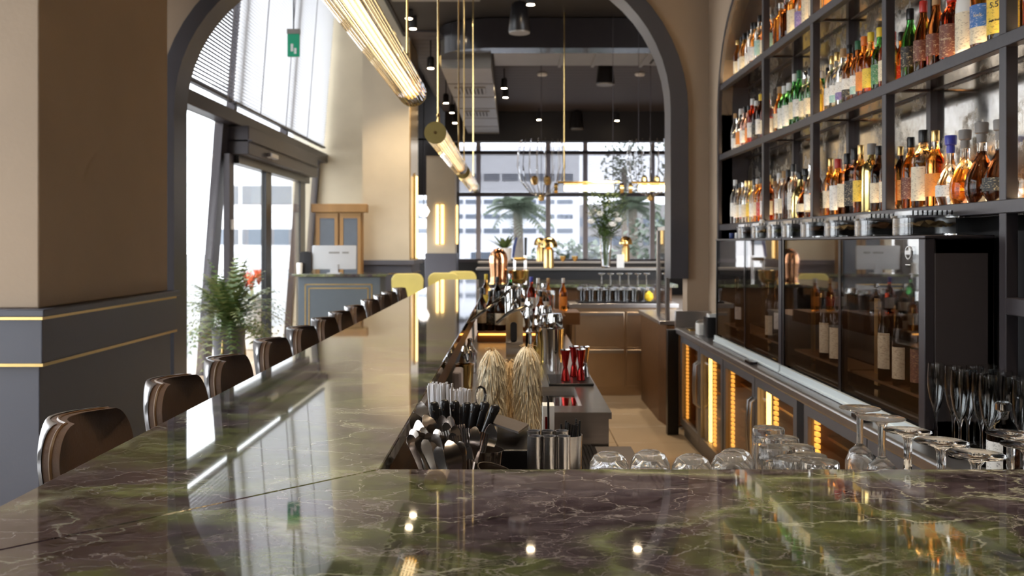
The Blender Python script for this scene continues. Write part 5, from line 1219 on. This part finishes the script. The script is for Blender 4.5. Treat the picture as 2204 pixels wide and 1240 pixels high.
for x,y,z,c in ((-.08,0,1.08,'red'),(.09,.05,1.12,'orange'),(.02,-.1,1.05,'orange')):
    fl = MB()
    for q in range(8): leafblade(fl,(x,y,z-.18),(.35*math.cos(q*.8),.35*math.sin(q*.8),1),.26,.03,.0)
    fl.build('flower', M[c], t)
t = thing('globe_lamp', 'white globe lamp hanging beyond the gilded pier', 'pendant lamp', at(912,455,20)); MB().lathe([(0,-.13),(.08,-.1),(.13,0),(.08,.1),(0,.13)],18).build('globe', M['globe'], t); MB().tube([(0,0,.1),(0,0,6.3-at(912,455,20).z)], .01, 6).build('cord', M['black'], t)

# ------------------------------------------------------------------ outdoors
def building(name, label, x0, x1, y, z1, bands, nx, m=M['building'], depth=8):
    t = thing(name, label, 'building', ((x0+x1)/2,y,-.15)); W = (x1-x0)/2
    B('wall', m, [(-W,W,0,depth,0,z1)], t)
    for z,h in bands:
        for k in range(nx):
            a = -W+.3+(2*W-.6)*k/nx; B('window', M['bwin'], [(a,a+(2*W-.6)/nx*.86,-.06,.05,z,z+h)], t)
building('office_block','long white office block with dark window bands across the street',-8,5,70,9.0,((2.45,.35),(3.55,.32),(4.65,.32),(6.4,.5)),9)
building('office_block','grey office block rising behind the long white one',5.5,30,84,5.2,((1.5,.8),(3.2,.8)),8,M['duct'])
building('office_block','pale street building seen through the entrance door',-19.5,-12,60,12,((1.6,1.0),(4.2,1.2),(7.0,1.2)),4)
B_ = thing('garden_wall', 'low white wall along the street', 'wall', (0,50,-.15)); B('wall', M['white'], [(-12,14,0,.3,0,1.0)], B_)
def palm(name, label, x, y, h, R, seed):
    random.seed(seed); t = thing(name, label, 'palm tree', (x,y,-.16))
    MB().tube([(0,0,0),(.05,0,h*.5),(.0,0,h)], [.30,.22,.20], 10).build('trunk', M['bark'], t); mb = MB()
    for q in range(34):
        a = random.uniform(0,2*PI); el = random.uniform(-.3,1.2); d = Vector((math.cos(a)*math.cos(el),math.sin(a)*math.cos(el),math.sin(el))); side = d.cross(Vector((0,0,1))).normalized()
        for s in range(1,14):
            u = s/13; p = Vector((0,0,h))+d*R*u+Vector((0,0,-.5*R*u*u)); ww = .30*R*math.sin(PI*(.12+.8*u))
            for sg in (-1,1): mb.add([tuple(p+d*.08),tuple(p-d*.08),tuple(p+side*sg*ww+d*.12+Vector((0,0,-.12*R)))],[(0,1,2)])
    mb.build('fronds', M['leaf3'], t, smooth=False)['kind'] = 'stuff'
palm('palm_tree','palm tree in front of the white office block, left one',.2,40,3.2,1.5,1)
palm('palm_tree','palm tree behind the linear pendant, right one',5.4,42,3.4,1.4,2)
palm('palm_tree','palm tree at the right beyond the flowers',10.5,48,4.0,1.7,6)
def bush(name, label, x, y, z, rx, rz, n, seed, m, trunk=0):
    random.seed(seed); t = thing(name, label, 'tree' if trunk else 'bush', (x,y,-.16)); mb = MB()
    for q in range(n):
        a = random.uniform(0,2*PI); ct = random.uniform(-1,1); r = random.random()**.4; st_ = math.sqrt(1-ct*ct)
        leafblade(mb,(rx*r*st_*math.cos(a),rx*.7*r*st_*math.sin(a),z+rz*r*ct),(random.uniform(-1,1),random.uniform(-1,1),random.uniform(-.4,1)),.35,.10,.05,seg=2)
    mb.build('foliage', m, t, smooth=False)['kind'] = 'stuff'
    if trunk: MB().tube([(0,0,0),(0,0,z)], .18, 8).build('trunk', M['bark'], t)
bush('street_tree','tall dark tree behind the blinds at the right',11.0,56,7.0,2.6,2.4,900,21,M['leaf3'],1)
bush('street_tree','tall grey tree behind the upper blinds, nearer the centre',7.2,60,6.6,1.5,2.2,600,22,M['leaf3'],1)
bush('hedge_bush','pale roadside bush below the left palm',2.4,36,.9,2.0,.9,700,23,M['leaf3'])
bush('hedge_bush','pale roadside bush behind the flower vase',6.6,38,1.5,2.4,1.6,900,24,M['leaf3'])
for n_,(x,y,c) in enumerate(((-1.2,44,'white'),(3.4,45,'building'),(8.6,44,'duct'))):
    t = thing('parked_car', f'{["white","pale","grey"][n_]} parked car beyond the far window, {ORD[n_]} from left', 'car', (x,y,-.15), 0, 'parked cars')
    MB().prism([(-2,.3),(-2,.75),(-1.3,.85),(-.8,1.35),(.8,1.38),(1.5,.9),(2.0,.8),(2.0,.3)],'y',-.8,.8).build('body', M[c], t, bevel=.06); B('side_window', M['bwin'], [(-.75,.9,-.82,-.79,.9,1.28)], t)
    for sx in (-1.2,1.2): MB().tube([(sx,-.82,.32),(sx,-.6,.32)], .32, 16).build('wheel', M['black'], t)
